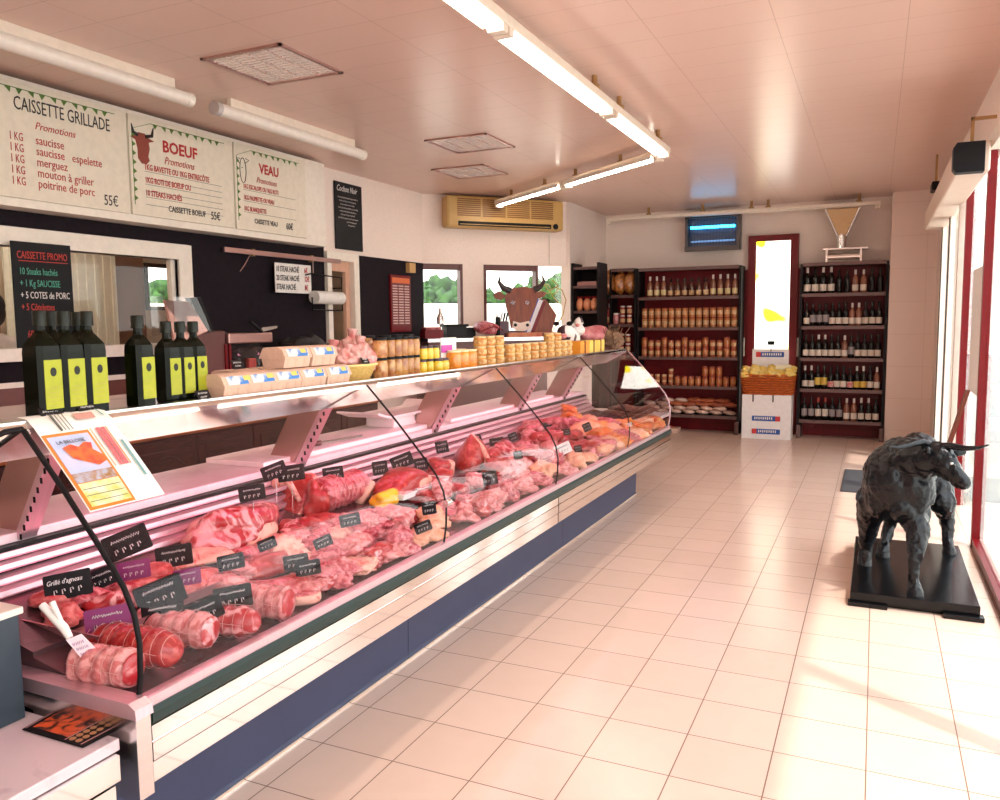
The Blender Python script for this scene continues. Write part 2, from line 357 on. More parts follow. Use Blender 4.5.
B('curtain', pl, mat('cream_curtain', (.90, .86, .72), .8), label='pleated cream curtain hanging in the kitchen behind the hatch', cat='curtain')
kl = thing('kitchen_fill_lamp', 'added unseen tube lamp on the kitchen ceiling brightening the room behind the hatch', 'ceiling light', (-5.9, 3.8, 3.0))  # added lamp, out of view, to brighten the kitchen and its curtain
B('fill_tube', MB().tube([(-5.9, 3.0, 3.0), (-5.9, 4.6, 3.0)], .03, 10), m_tube, kl); B('housing', MB().box(-5.95, -5.85, 2.95, 4.65, 3.03, H), m_fixture, kl)
# kitchen door
dk = struct('door_2', MB().box(XL-.02, XL+.04, 6.55, 6.62, 0, 2.26).box(XL-.02, XL+.04, 7.00, 7.09, 0, 2.26).box(XL-.02, XL+.04, 6.62, 7.00, 2.18, 2.26), m_white)
B('door_leaf', MB().box(XL-.06, XL-.02, 6.62, 7.0, 0, 1.30).box(XL-.06, XL-.02, 6.62, 7.0, 2.08, 2.18).box(XL-.06, XL-.02, 6.62, 6.69, 1.3, 2.08).box(XL-.06, XL-.02, 6.93, 7.0, 1.3, 2.08), mat('peach_paint', (.72, .42, .30), .5), dk)
B('door_pane', MB().box(XL-.045, XL-.04, 6.69, 6.93, 1.3, 2.08), m_winglass, dk)

# diagonal windows
m_brown = mat('brown_window_frame', (.12, .03, .025), .4)
for k, (a, b_) in enumerate(((.05, .66), (.94, 1.69))):
    mb = MB(); dbox(mb, a, a+.035, -.1, .01, 1.40, 2.26); dbox(mb, b_-.035, b_, -.1, .01, 1.40, 2.26); dbox(mb, a, b_, -.1, .0, 2.19, 2.26); dbox(mb, a, b_, -.1, .02, 1.40, 1.44)
    wd = struct('window_%d' % (4+k), mb, m_brown)
    mb = MB(); dbox(mb, a+.03, b_-.03, -.06, -.055, 1.44, 2.19); B('window_pane', mb, m_winglass, wd)
mb = MB(); dbox(mb, 1.72, 2.09, -.10, -.09, 1.40, 2.26)
wd = struct('window_6', mb, glass_mat('window_glass_2', (.97, .98, .93)))
m_curl = mat('gold_paint', (.45, .27, .06), .4, .4)
pts = [dg(1.72+.20+.18*math.sin(t*.25)*(1-.3*(t > 14)), -.085, 1.48+.034*t+.03*math.cos(t*.9)) for t in range(0, 20)]
B('curl_motif', MB().tube(pts, .006, 6), m_curl, wd)
pts = [dg(1.84+.075*math.cos(t*.45), -.085, 1.97+.06*math.sin(t*.45)) for t in range(0, 15)]
B('curl_motif', MB().tube(pts, .005, 6), m_curl, wd)

struct('garden_wall', MB(), m_white) if False else None
mb = MB(); dbox(mb, -9, 14, -6.1, -5.9, -.1, 1.93); struct('wall_garden', mb, m_white)
# trees and white house outside the diagonal windows
m_leaf = mat('tree_leaves', (.040, .12, .012), .8, col2=(.008, .035, .004), scale=6, detail=8, bump=1)
for k, (s0, n0, r, lb) in enumerate(((-1.3, -9, 1.6, 'round green tree outside the narrow window'), (1.9, -9.5, 1.4, 'green tree standing between the two diagonal windows outside'), (4.6, -12, 1.7, 'green bushy tree outside behind the cow head'), (6.4, -8.5, 1.3, 'green tree outside behind the golden curl pane'))):
    p = dg(s0, n0); t = thing('tree', lb, 'tree', (p.x, p.y, 0), 'trees outside the diagonal windows')
    B('trunk', MB().tube([p, p+Vector((0, 0, 1.5))], [.14, .09], 8), m_wood, t)
    c = MB()
    for j in range(170):
        a = rnd.uniform(0, 2*PI); q = rnd.uniform(0, 1); zz = rnd.uniform(-1, 1)
        c.blob(p+Vector((math.cos(a)*q*r, math.sin(a)*q*r, 1.9+zz*.62*(1-q*q*.6))), (.15*r,)*3, seed=j, amp=.7, sub=2, flat=-2)
    B('crown', c, m_leaf, t)

# ================================================================ CEILING LIGHTS
def tube_light(name, label, P0, P1, zc, lit=True, brackets=(), group=None, segs=1):
    P0 = Vector(P0); P1 = Vector(P1); d = (P1-P0).normalized(); n = Vector((d.y, -d.x, 0)); L = (P1-P0).length
    t = thing(name, label, 'ceiling light', ((P0.x+P1.x)/2, (P0.y+P1.y)/2, zc), group)
    M = Matrix(((d.x, n.x, 0, P0.x), (d.y, n.y, 0, P0.y), (0, 0, 1, 0), (0, 0, 0, 1)))
    B('housing', MB().box(0, L, -.05, .05, zc, zc+.05, M, b=.008), m_fixture, t)
    sl = L/segs
    for i in range(segs):
        a, b_ = i*sl+.06, (i+1)*sl-.06
        if lit:
            B('reflector', MB().box(a, b_, -.07, -.062, zc-.02, zc+.02, M), m_white, t)
            B('fluorescent_tube', MB().tube([M @ Vector((a+.02, -.02, zc-.018)), M @ Vector((b_-.02, -.02, zc-.018))], .017, 10), m_tube, t)
        B('end_cap', MB().box(a-.05, a, -.045, .045, zc-.04, zc, M, b=.005), m_fixture, t); B('end_cap', MB().box(b_, b_+.05, -.045, .045, zc-.04, zc, M, b=.005), m_fixture, t)
    for f_ in brackets: B('bracket', MB().lathe([(.035, zc+.05), (.035, zc+.07), (.018, zc+.075), (.018, H)], M @ Vector((L*f_, .02, 0))*1, 12), m_gold, t)
    return t
tube_light('fluorescent_fixture', 'long lit fluorescent strip above the customer side of the meat counter', (-1.67, .2, 0), (-1.67, 5.35, 0), 2.95, brackets=(.30, .62, .93), group=None, segs=3)
tube_light('fluorescent_fixture', 'shorter lit fluorescent strip ending at the bend of the angled lamp line', (-1.67, 5.37, 0), (-1.67, 6.93, 0), 2.95, brackets=(.1, .8))
tube_light('fluorescent_fixture', 'lit slanting fluorescent strip pointing at the air conditioner', (-1.72, 7.0, 0), (-4.16, 8.92, 0), 2.95, brackets=(.2, .45, .65, .9), segs=2)
tube_light('fluorescent_fixture', 'unlit long white strip light across the back wall', (-3.45, 11.0, 0), (-.0, 11.1, 0), 2.93, lit=False, brackets=(.17, .38, .56, .62, .93), segs=1)
for y0, y1, lb in ((1.3, 3.98, 'round white tube lamp over the grill box menu board'), (4.22, 5.90, 'round white tube lamp over the veal menu board')):
    t = thing('tube_lamp', lb, 'ceiling light', (-4.03, (y0+y1)/2, 2.98), 'tube lamps above the menu boards')
    B('diffuser', MB().tube([(-4.03, y0+.02, 2.985), (-4.03, y1-.02, 2.985)], .043, 16), m_offtube, t)
    B('housing', MB().box(-4.05, -4.01, y0+.12, y1-.12, 3.0, H, b=.004), m_fixture, t)
    B('end_cap', MB().tube([(-4.03, y0-.02, 2.985), (-4.03, y0+.025, 2.985)], .046, 16), mat('grey_end_cap', (.55, .48, .46), .4), t); B('end_cap', MB().tube([(-4.03, y1-.025, 2.985), (-4.03, y1+.02, 2.985)], .046, 16), m_white, t)
for x0, y0, lb in ((-3.58, 3.64, 'square louvred ceiling panel nearest the menu boards'), (-3.50, 6.05, 'square louvred ceiling panel between the lamp line and black wall board'), (-4.09, 7.2, 'small square louvred ceiling panel in front of the air conditioner')):
    t = thing('louvre_light', lb, 'ceiling light', (x0+.29, y0+.29, H), 'recessed louvre lights')
    B('frame', MB().box(x0, x0+.58, y0, y0+.02, H-.012, H).box(x0, x0+.58, y0+.56, y0+.58, H-.012, H).box(x0, x0+.02, y0, y0+.58, H-.012, H).box(x0+.56, x0+.58, y0, y0+.58, H-.012, H), m_warmsteel, t)
    lv = MB()
    for i in range(4):
        xx = x0+.03+i*.135; lv.box(xx, xx+.115, y0+.02, y0+.56, H-.004, H-.001)
        for j in range(14): lv.box(xx, xx+.115, y0+.04+j*.037, y0+.043+j*.037, H-.009, H-.004)
    B('louvre', lv, mat('louvre_white', (.96, .88, .86), .25, .7), t)

# ================================================================ MENU BOARDS over the hatch
XB = -4.75
struct('trim_4', MB().box(XL, XB-.02, -.6, 6.36, 2.28, 3.05), m_white)
m_sign = mat('cream_board', (.84, .76, .62), .45)
m_green = mat('green_bunting', (.10, .20, .03), .6); m_line = mat('grey_rule', (.15, .14, .13), .6)
R_, U_ = (0, 1, 0), (0, 0, 1)
def board(y0, y1, label, z0=2.33, z1=3.02):
    t = thing('menu_board', label, 'menu board', (XB, (y0+y1)/2, z0), 'menu boards over the hatch')
    B('panel', MB().box(XB-.02, XB, y0+.012, y1-.012, z0, z1, b=.003), m_sign, t)
    g = MB(); n = int((y1-y0-.3)/.075)
    for i in range(n):
        yy = y0+.22+i*.075; g.add([(XB+.002, yy, z1-.035), (XB+.002, yy+.045, z1-.035), (XB+.002, yy+.02+.02*(i % 2), z1-.07)], [(0, 1, 2)])
    g.tube([(XB+.002, y0+.2, z1-.035), (XB+.002, y1-.1, z1-.035)], .0025, 4)
    if y0 > 3:
        for i in range(8): zz = z1-.12-i*.062; g.add([(XB+.002, y0+.035, zz), (XB+.002, y0+.035, zz-.04), (XB+.002, y0+.065, zz-.02)], [(0, 2, 1)])
        g.tube([(XB+.002, y0+.035, z1-.1), (XB+.002, y0+.035, z1-.62)], .002, 4).tube([(XB+.002, y0+.035, z1-.1), (XB+.002, y0+.2, z1-.035)], .002, 4)
    B('bunting', g, m_green, t); return t
def wtext(t, s_, y, z, size, m, **k): return text(s_, size, (XB+.002, y, z), R_, U_, m, t, **k)
t = board(1.9, 4.12, 'wide cream grill box menu board handwritten in red and black')
wtext(t, 'CAISSETTE GRILLADE', 3.30, 2.86, .115, m_blacktext, wide=.62)
wtext(t, 'Promotions', 3.43, 2.765, .065, m_redtext, sh=.3, wide=.9)
for i, (a, b_) in enumerate((('1 KG', 'saucisse'), ('1 KG', 'saucisse   espelette'), ('1 KG', 'merguez'), ('1 KG', 'mouton \u00e0 griller'), ('1 KG', 'poitrine de porc'))):
    wtext(t, a, 3.26, 2.675-i*.066, .070, m_redtext, wide=.60); wtext(t, b_, 3.43, 2.675-i*.066, .076, m_redtext, wide=.80)
wtext(t, '55\u20ac', 3.90, 2.365, .1, m_blacktext, wide=.7)
wtext(t, '55\u20ac', 2.55, 2.365, .1, m_blacktext, wide=.7)
t = board(4.12, 5.14, 'middle cream beef menu board with painted red bull head')
wtext(t, 'BOEUF', 4.42, 2.81, .115, m_redtext, wide=.95, bold=.003)
wtext(t, 'Promotions', 4.43, 2.725, .075, m_redtext, sh=.3, wide=.8)
for i, s_ in enumerate(('1KG BAVETTE OU 1KG ENTREC\u00d4TE', '1KG ROTI DE BOEUF OU', '10 STEAKS HACH\u00c9S')): wtext(t, s_, 4.25, 2.655-i*.090, .058, m_redtext, wide=.66, bold=.001)
wtext(t, 'CAISSETTE BOEUF', 4.45, 2.385, .06, m_blacktext, wide=.75, bold=.001); wtext(t, '55\u20ac', 4.87, 2.375, .085, m_blacktext, wide=.7, bold=.001)
B('rule', MB().box(XB+.0005, XB+.0015, 4.25, 5.0, 2.642, 2.645).box(XB+.0005, XB+.0015, 4.25, 5.0, 2.595, 2.598).box(XB+.0005, XB+.0015, 4.25, 5.0, 2.552, 2.555).box(XB+.0005, XB+.0015, 4.25, 5.0, 2.505, 2.508).box(XB+.0005, XB+.0015, 4.25, 5.0, 2.462, 2.465).box(XB+.0005, XB+.0015, 4.25, 5.0, 2.41, 2.413), m_line, t)
hd = B('bull_head', MB().prism([(a, 2.905-(2.895-z)*.80) for a, z in [(4.14, 2.845), (4.19, 2.865), (4.21, 2.895), (4.27, 2.895), (4.29, 2.865), (4.35, 2.845), (4.30, 2.825), (4.305, 2.77), (4.29, 2.70), (4.30, 2.665), (4.27, 2.63), (4.23, 2.63), (4.20, 2.67), (4.20, 2.75), (4.185, 2.825)]], (XB, 0, 0), R_, U_, (.002, 0, 0)), mat('red_brown_paint', (.28, .05, .03), .5), t)
B('horn', MB().tube([(XB+.002, 4.20, 2.885), (XB+.002, 4.165, 2.90), (XB+.002, 4.155, 2.955)], [.014, .012, .003], 6), m_blacktext, hd); B('horn', MB().tube([(XB+.002, 4.27, 2.885), (XB+.002, 4.33, 2.90), (XB+.002, 4.345, 2.96)], [.014, .012, .003], 6), m_blacktext, hd)
t = board(5.14, 6.06, 'cream veal menu board with outlined calf head')
wtext(t, 'VEAU', 5.44, 2.82, .11, m_redtext, wide=.9, bold=.003)
wtext(t, 'Promotions', 5.40, 2.735, .07, m_redtext, sh=.3, wide=.75)
for i, s_ in enumerate(('1KG ESCALOPE OU 1KG ROTI', '1KG PAUPIETTE OU VEAU', '1KG BLANQUETTE')): wtext(t, s_, 5.24, 2.668-i*.090, .052, m_redtext, wide=.62, bold=.001)
wtext(t, 'CAISSETTE VEAU', 5.36, 2.395, .055, m_blacktext, wide=.7, bold=.001); wtext(t, '60\u20ac', 5.76, 2.385, .08, m_blacktext, wide=.7, bold=.001)
B('rule', MB().box(XB+.0005, XB+.0015, 5.24, 5.9, 2.655, 2.658).box(XB+.0005, XB+.0015, 5.24, 5.9, 2.565, 2.568).box(XB+.0005, XB+.0015, 5.24, 5.9, 2.475, 2.478), m_line, t)
pts = [(XB+.002, 5.20+.035*math.sin(a)+.045, 2.81+.10*math.cos(a)-.0*a) for a in [i*2*PI/20 for i in range(21)]]
B('calf_head', MB().tube(pts, .003, 4).tube([(XB+.002, 5.21, 2.86), (XB+.002, 5.17, 2.90), (XB+.002, 5.215, 2.90)], .003, 4).tube([(XB+.002, 5.27, 2.87), (XB+.002, 5.32, 2.90), (XB+.002, 5.275, 2.91)], .003, 4).lathe([(.006, 0), (.006, .004)], (XB+.002, 5.235, 2.83), 8), m_blacktext, t)
# black chalk board on the wall
def chalkboard(name, label, x, y0, y1, z0, z1, cat='chalkboard'):
    t = thing(name, label, cat, (x, (y0+y1)/2, z0)); B('panel', MB().box(x-.012, x, y0, y1, z0, z1, b=.003), m_black, t); return t
t = chalkboard('chalkboard', 'tall black chalkboard with faint chalk lines beside the menu boards', XL+.02, 6.73, 7.20, 2.30, 2.97)
text('Cochon Noir', .085, (XL+.022, 6.76, 2.88), R_, U_, m_whitetext, t, wide=.75, sh=.2)
for i in range(9): scribble((XL+.022, 6.78+.02*(i % 3)+(.12 if i > 6 else 0), 2.81-i*.034), R_, U_, .34-.05*(i % 3)-(.12 if i > 6 else 0), .018, t, m_whitetext, seed=i, th=.0014)
t = chalkboard('chalkboard', 'black chalkboard with coloured writing leaning before the serving hatch', -4.885, 3.32, 3.73, 1.416, 2.085)
xx = -4.882; m_gc = mat('green_chalk', (.10, .42, .30), .7); m_rc = mat('red_chalk', (.62, .06, .05), .7)
text('CAISSETTE PROMO', .066, (xx, 3.35, 1.98), R_, U_, m_rc, t, wide=.62)
for i, (s_, m_) in enumerate((('10 Steaks hach\u00e9s', m_gc), ('+ 1 Kg SAUCISSE', m_gc), ('+ 5 COTES de PORC', m_whitetext), ('+ 5 C\u00f4telettes', m_rc))): text(s_, .062, (xx, 3.36, 1.88-i*.075), R_, U_, m_, t, wide=.62)
text('60\u20ac', .07, (xx, 3.39, 1.48), R_, U_, m_rc, t, wide=.6)
B('underline', MB().tube([(xx, 3.36, 1.965), (xx, 3.70, 1.965)], .003, 4), m_rc, t)
# rail under the menu boards and the small price card
t = thing('utensil_rail', 'steel utensil rail on dark wall above the price card', 'rail', (XL+.06, 5.9, 2.17))
B('bar', MB().box(XL+.04, XL+.06, 5.15, 6.75, 2.15, 2.19), m_warmsteel, t); B('bracket', MB().box(XL, XL+.045, 5.5, 5.53, 2.14, 2.20), m_gold, t); B('bracket', MB().box(XL, XL+.045, 6.3, 6.33, 2.14, 2.20), m_gold, t)
B('hook', MB().tube([(XL+.06, 5.45, 2.15), (XL+.06, 5.38, 2.06), (XL+.05, 5.33, 2.0)], .004, 5), m_warmsteel, t); B('hook', MB().tube([(XL+.06, 6.3, 2.15), (XL+.06, 6.3, 2.02)], .004, 5), m_warmsteel, t)
t = thing('price_card', 'white handwritten minced steak price card hanging on dark wall', 'price card', (XL+.07, 6.0, 1.93))
y0, y1, z0, z1 = along(275, XL+.07, 2.0), along(311, XL+.07, 2.0), 1.835, 2.10
B('card', MB().box(XL+.065, XL+.07, y0, y1, z0, z1), m_paper, t)
for i, (a, b_) in enumerate((('10 STEAK HACH\u00c9', '6\u20ac'), ('20 STEAK HACH\u00c9', '12\u20ac'), ('STEAK HACH\u00c9', '8\u20ac'))):
    text(a, .070, (XL+.072, y0+.015, z1-.075-i*.08), R_, U_, m_blacktext, t, wide=.58, bold=.001); text(b_, .070, (XL+.072, y1-.10, z1-.075-i*.08), R_, U_, m_redtext, t, wide=.62, bold=.001)
# paper towel holder
t = thing('paper_roll_holder', 'wire holder with a white paper roll beside the kitchen door', 'paper roll holder', (XL+.1, 6.45, 1.7))
ya, yb = along(312, XL+.14, 1.85), along(342, XL+.14, 1.85)
B('wire_frame', MB().tube([(XL+.01, ya, 2.0), (XL+.14, ya, 2.02), (XL+.14, yb, 2.0), (XL+.14, yb, 1.68), (XL+.14, ya, 1.68), (XL+.14, ya, 1.80)], .008, 6).tube([(XL+.01, yb, 1.9), (XL+.14, yb, 1.9)], .008, 6), m_blackmetal, t)
B('paper_roll', MB().tube([(XL+.14, ya+.03, 1.80), (XL+.14, yb-.02, 1.80)], .062, 20), m_paper, t)
# poster on dark wall by the window
t = thing('meat_chart', 'narrow red framed chart poster on dark wall beside the narrow window', 'poster', (XL+.02, 7.95, 1.5))
ya, yb = along(391, XL+.03, 1.8), along(411, XL+.03, 1.8); za, zb = 1.45, 2.09
B('frame', MB().box(XL+.005, XL+.03, ya, yb, za, zb, b=.004), m_red, t)
B('sheet', MB().box(XL+.03, XL+.032, ya+.02, yb-.02, za+.02, zb-.02), mat('dark_red_print', (.16, .01, .015), .4, coat=.5), t)
B('header', MB().box(XL+.032, XL+.034, ya+.03, yb-.03, zb-.09, zb-.03), mat('orange_print', (.75, .16, .04), .4), t)
for j in range(3):
    g = MB()
    for i in range(15): g.box(XL+.032, XL+.0335, ya+.035+j*(yb-ya-.05)/3, ya+.01+(j+1)*(yb-ya-.05)/3, zb-.13-i*.030, zb-.115-i*.030)
    B('text_column', g, mat('pale_pink_print', (.70, .48, .46), .5), t)
B('motor_cover', MB().box(XL+.005, XL+.06, along(409, XL+.05, 2.2), along(415, XL+.05, 2.2), 2.13, 2.24, b=.004), mat('yellow_plastic', (.60, .36, .14), .5), label='small yellow junction box at the corner of narrow window', cat='junction box')
# air conditioner
t = thing('air_conditioner', 'beige wall mounted air conditioner on the diagonal wall', 'air conditioner', tuple(dg(1.18, .12, 2.68)))
mb = MB(); M = Matrix(((DD.x, DN.x, 0, D0.x), (DD.y, DN.y, 0, D0.y), (0, 0, 1, 0), (0, 0, 0, 1)))
m_ac = mat('yellowed_plastic', (.56, .34, .11), .4); m_acg = mat('ochre_grille', (.26, .11, .03), .5)
B('body', mb.box(.40, 1.96, .0, .20, 2.68, 3.055, M, b=.03), m_ac, t)
mb = MB()
for k in range(4):
    a = .53+k*.325
    for i in range(9): mb.box(a, a+.30, .198, .206, 2.815+i*.024, 2.83+i*.024, M)
B('grille', mb, m_acg, t); B('outlet', MB().box(.54, 1.78, .19, .205, 2.70, 2.755, M), m_black, t)
B('vane', MB().box(.56, 1.76, .203, .212, 2.715, 2.722, M), m_ac, t); B('dial', MB().tube([M @ Vector((1.84, .20, 2.73)), M @ Vector((1.84, .212, 2.73))], .035, 14), m_black, t)
B('cable', MB().tube([dg(1.85, .012, 2.68), dg(1.85, .012, 2.28)], .005, 6), m_white, t)

# fly killer lamp on the back wall
t = thing('insect_killer', 'grey insect killer lamp with glowing blue tubes on back wall', 'insect killer', (-2.03, 11.4, 2.5))
x0, x1, z0, z1 = -2.43, -1.70, 2.50, 2.98
B('housing', MB().box(x0, x1, 11.38, YB, z0, z1, b=.01), mat('dark_blue_steel', (.05, .06, .10), .3, .6), t)
m_gun = mat('gun_grey_steel', (.10, .08, .08), .4, .5)
B('side_cheek', MB().box(x0, x0+.04, 11.28, 11.39, z0, z1, b=.005), m_gun, t); B('side_cheek', MB().box(x1-.04, x1, 11.28, 11.39, z0, z1, b=.005), m_gun, t)
B('tray', MB().box(x0, x1, 11.26, 11.39, z0-.01, z0+.05, b=.005), m_gun, t); B('cap', MB().box(x0, x1, 11.28, 11.39, z1-.05, z1, b=.005), m_gun, t)
B('uv_tube', MB().tube([(x0+.07, 11.33, 2.81), (x1-.07, 11.33, 2.81)], .018, 10), mat('uv_blue', (.1, .7, 1), .5, emit=(.03, .55, 1), es=9), t)
B('uv_tube', MB().tube([(x0+.07, 11.35, 2.62), (x1-.07, 11.35, 2.62)], .014, 10), mat('uv_blue_dim', (.3, .4, .6), .5, emit=(.15, .3, .6), es=.5), t)
g = MB()
for i in range(16): g.tube([(x0+.05+i*(x1-x0-.1)/15, 11.285, z0+.04), (x0+.05+i*(x1-x0-.1)/15, 11.285, z1-.04)], .0025, 4)
for i in range(3): g.tube([(x0+.04, 11.285, z0+.1+i*.12), (x1-.04, 11.285, z0+.1+i*.12)], .0025, 4)
B('guard_grille', g, m_blackmetal, t)

# back door with red frame and bright yellow-flowered pane
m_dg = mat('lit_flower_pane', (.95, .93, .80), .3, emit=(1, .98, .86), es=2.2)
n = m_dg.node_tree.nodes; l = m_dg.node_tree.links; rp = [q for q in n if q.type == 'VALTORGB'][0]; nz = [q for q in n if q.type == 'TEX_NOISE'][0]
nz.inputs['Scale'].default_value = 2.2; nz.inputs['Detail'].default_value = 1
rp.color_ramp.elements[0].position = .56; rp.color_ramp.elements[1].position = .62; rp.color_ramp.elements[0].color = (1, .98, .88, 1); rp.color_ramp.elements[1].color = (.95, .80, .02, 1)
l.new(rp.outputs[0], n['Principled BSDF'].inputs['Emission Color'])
d3 = struct('door_3', MB().box(-1.60, -1.50, YB-.08, YB+.02, 0, 2.59).box(-1.06, -.96, YB-.08, YB+.02, 0, 2.59).box(-1.60, -.96, YB-.08, YB+.02, 2.59, 2.67).box(-1.50, -1.06, YB-.08, YB+.02, 0, .25), m_red)
B('door_pane', MB().box(-1.50, -1.06, YB-.04, YB-.02, .25, 2.59), m_dg, d3)
struct('trim_5', MB().box(-1.70, -1.60, YB-.03, YB, 0, 2.22).box(-.96, -.88, YB-.03, YB, 0, 2.22), m_rtile)
for x_ in (-1.66, -.945): B('socket_plate', MB().box(x_-.02, x_+.03, YB-.045, YB-.03, 1.05, 1.30, b=.004), m_white, label='white switch plate on red tiles %s the red doorway' % ('counter side of' if x_ < -1.2 else 'wine rack side of'), cat='switch')

# door operator box with black sensors
t = thing('door_operator', 'white box of the sliding door operator above the entrance', 'door operator', (.52, 8, 2.75))
B('cover', MB().box(.43, .62, 6.02, 9.75, 2.47, 2.66, b=.012), mat('peach_cover', (.80, .62, .50), .4), t)
B('end_plate', MB().prism([(.425, 2.455), (.405, 2.48), (.405, 2.61), (.425, 2.64), (.58, 2.64), (.58, 2.455)], (0, 5.92, 0), (1, 0, 0), (0, 0, 1), (0, .10, 0)), m_black, t)
B('bracket', MB().box(.50, .52, 5.98, 6.0, 2.64, 2.80).box(.50, XR, 5.98, 6.0, 2.78, 2.80), m_gold, t)
t = thing('motion_sensor', 'small black motion sensor above the entrance door box', 'sensor', (.40, 8.8, 2.86)); B('housing', MB().box(.43, .50, 8.7, 8.95, 2.74, 2.82, b=.01), m_black, t); B('bracket', MB().box(.46, .48, 8.8, 8.83, 2.82, H), m_gold, t)

# ================================================================ THE MEAT COUNTER
Y0, Y1 = 1.345, 6.95
GP = [(-1.62, .63), (-1.608, .70), (-1.605, .78), (-1.618, .85), (-1.65, .915), (-1.72, 1.0), (-1.84, 1.135), (-1.985, 1.285)]   # curved front glass, x and z
ctr = thing('meat_counter', 'long refrigerated butcher display counter with curved glass front and grey kick plate', 'display counter', (-2.2, 4.1, 0))
XZ = dict(O=(0, 0, 0), R=(1, 0, 0), U=(0, 0, 1))
def xz(poly, y0, y1): return MB().prism(poly, (0, y0, 0), (1, 0, 0), (0, 0, 1), (0, y1-y0, 0))
B('cabinet_body', MB().box(-2.75, -1.95, Y0, Y1, .02, .52), m_blackmetal, ctr)
for a, b_ in ((.2, 3.07), (3.075, 5.1), (5.105, Y1+.02)): B('kick_plate', xz([(-1.94, 0), (-1.915, 0), (-1.905, .41), (-1.94, .41)], a, b_), m_kick, ctr)
B('kick_trim', xz([(-1.917, 0), (-1.905, 0), (-1.903, .012), (-1.915, .012)], .2, Y1+.02), m_mirror, ctr)
for a, b_ in ((Y0+.02, 4.19), (4.20, Y1)):
    B('lower_panel', xz([(-1.95, .411), (-1.604, .411), (-1.600, .415), (-1.600, .466), (-1.95, .466)], a, b_), m_mirror, ctr)
    B('upper_panel', xz([(-1.66, .470), (-1.597, .470), (-1.597, .516), (-1.60, .519), (-1.597, .522), (-1.598, .56), (-1.66, .56)], a, b_), m_mirror, ctr)
B('bumper_rail', xz([(-1.66, .562), (-1.60, .562), (-1.592, .572), (-1.592, .595), (-1.60, .606), (-1.66, .606)], Y0+.02, Y1), m_rubber, ctr)
B('glass_rail', xz([(-1.66, .606), (-1.604, .606), (-1.604, .632), (-1.612, .634), (-1.632, .634), (-1.66, .62)], Y0+.02, Y1), m_pinksteel, ctr)
B('deck', xz([(-2.31, .70), (-1.64, .56), (-1.64, .605), (-1.69, .612), (-2.0, .675), (-2.0, .69), (-2.31, .755)], Y0, Y1), m_deck, ctr)
rl = MB()
for i, (a, z_) in enumerate(((-2.30, .755), (-2.325, .785), (-2.345, .82), (-2.365, .85))): rl.prism([(a-.03, z_), (a, z_), (a+.004, z_+.006), (a, z_+.02), (a-.03, z_+.028)], (0, Y0, 0), (1, 0, 0), (0, 0, 1), (0, Y1-Y0, 0))
B('back_rib', rl, m_pinksteel, ctr)
B('back_panel', MB().box(-2.42, -2.37, Y0, Y1, .55, .885), m_blackmetal, ctr)
B('serving_slab', MB().box(-2.80, -2.40, .4, Y1, .885, .915, b=.004), m_slab, ctr)
# top shelf, its steel edge and slanting carriers
B('top_shelf', MB().box(-2.52, -2.0, .5, Y1-.05, 1.272, 1.297, b=.003), m_marble, ctr)
B('shelf_edge', xz([(-2.03, 1.206), (-1.998, 1.208), (-1.985, 1.285), (-1.99, 1.299), (-2.03, 1.299)], .5, Y1-.05), m_mirror, ctr)
B('shelf_rim', xz([(-2.03, 1.299), (-1.992, 1.299), (-1.992, 1.306), (-2.03, 1.306)], .5, Y1-.05), m_steel, ctr)
for y_ in (1.60, 2.93, 4.19, 5.48, 6.42):
    sp = B('shelf_carrier', xz([(-2.19, 1.272), (-2.36, 1.272), (-2.57, .915), (-2.42, .915)], y_, y_+.035), m_warmsteel, ctr)
    pf = MB().prism([(-2.19, 1.272), (-2.165, 1.272), (-2.395, .89), (-2.42, .89)], (0, y_-.012, 0), (1, 0, 0), (0, 0, 1), (0, .06, 0))
    B('slotted_rail', pf, m_pinksteel, sp)
    hl = MB()
    for i in range(12):
        k = i/12; hl.box(-2.17-.225*k, -2.18-.225*k, y_-.014, y_-.0125, 1.25-.37*k, 1.232-.37*k)
    B('slot_mark', hl, m_seal, sp)
B('meat_lamp', MB().tube([(-2.06, Y0+.1, 1.235), (-2.06, Y1-.15, 1.235)], .014, 10), m_pinktube, ctr)
B('lamp_holder', MB().box(-2.10, -2.03, Y0+.05, Y1-.1, 1.253, 1.272), m_steel, ctr)
# curved glass
def gsheet(y0, y1, th=.006, P=GP): return MB().sheet([[(x, y0, z), (x, y1, z)] for x, z in P], th=th)
GY = (1.345, 2.894, 4.198, 5.656, 6.934)
for a, b_ in zip(GY, GY[1:]):
    g = B('front_glass', gsheet(a+.004, b_-.004), m_curved, ctr)
for y_ in GY[:4]:
    B('glass_joint', MB().tube([(x+.004, y_, z) for x, z in GP], .0045 if y_ > 2 else .007, 6), m_seal, ctr)
B('end_glass', MB().prism([(x, z) for x, z in GP]+[(-2.4, 1.27), (-2.42, .9), (-2.31, .76), (-2.0, .68)], (0, Y1-.01, 0), (1, 0, 0), (0, 0, 1), (0, .006, 0)), m_curved, ctr)
B('glass_rim', MB().tube([(x, Y1-.008, z) for x, z in GP], .006, 6), m_pinksteel, ctr)
for y_ in (2.9, 5.66):
    B('glass_clip', MB().tube([(-1.60, y_-.02, .80), (-1.60, y_+.02, .80)], .016, 10), m_steel, ctr)
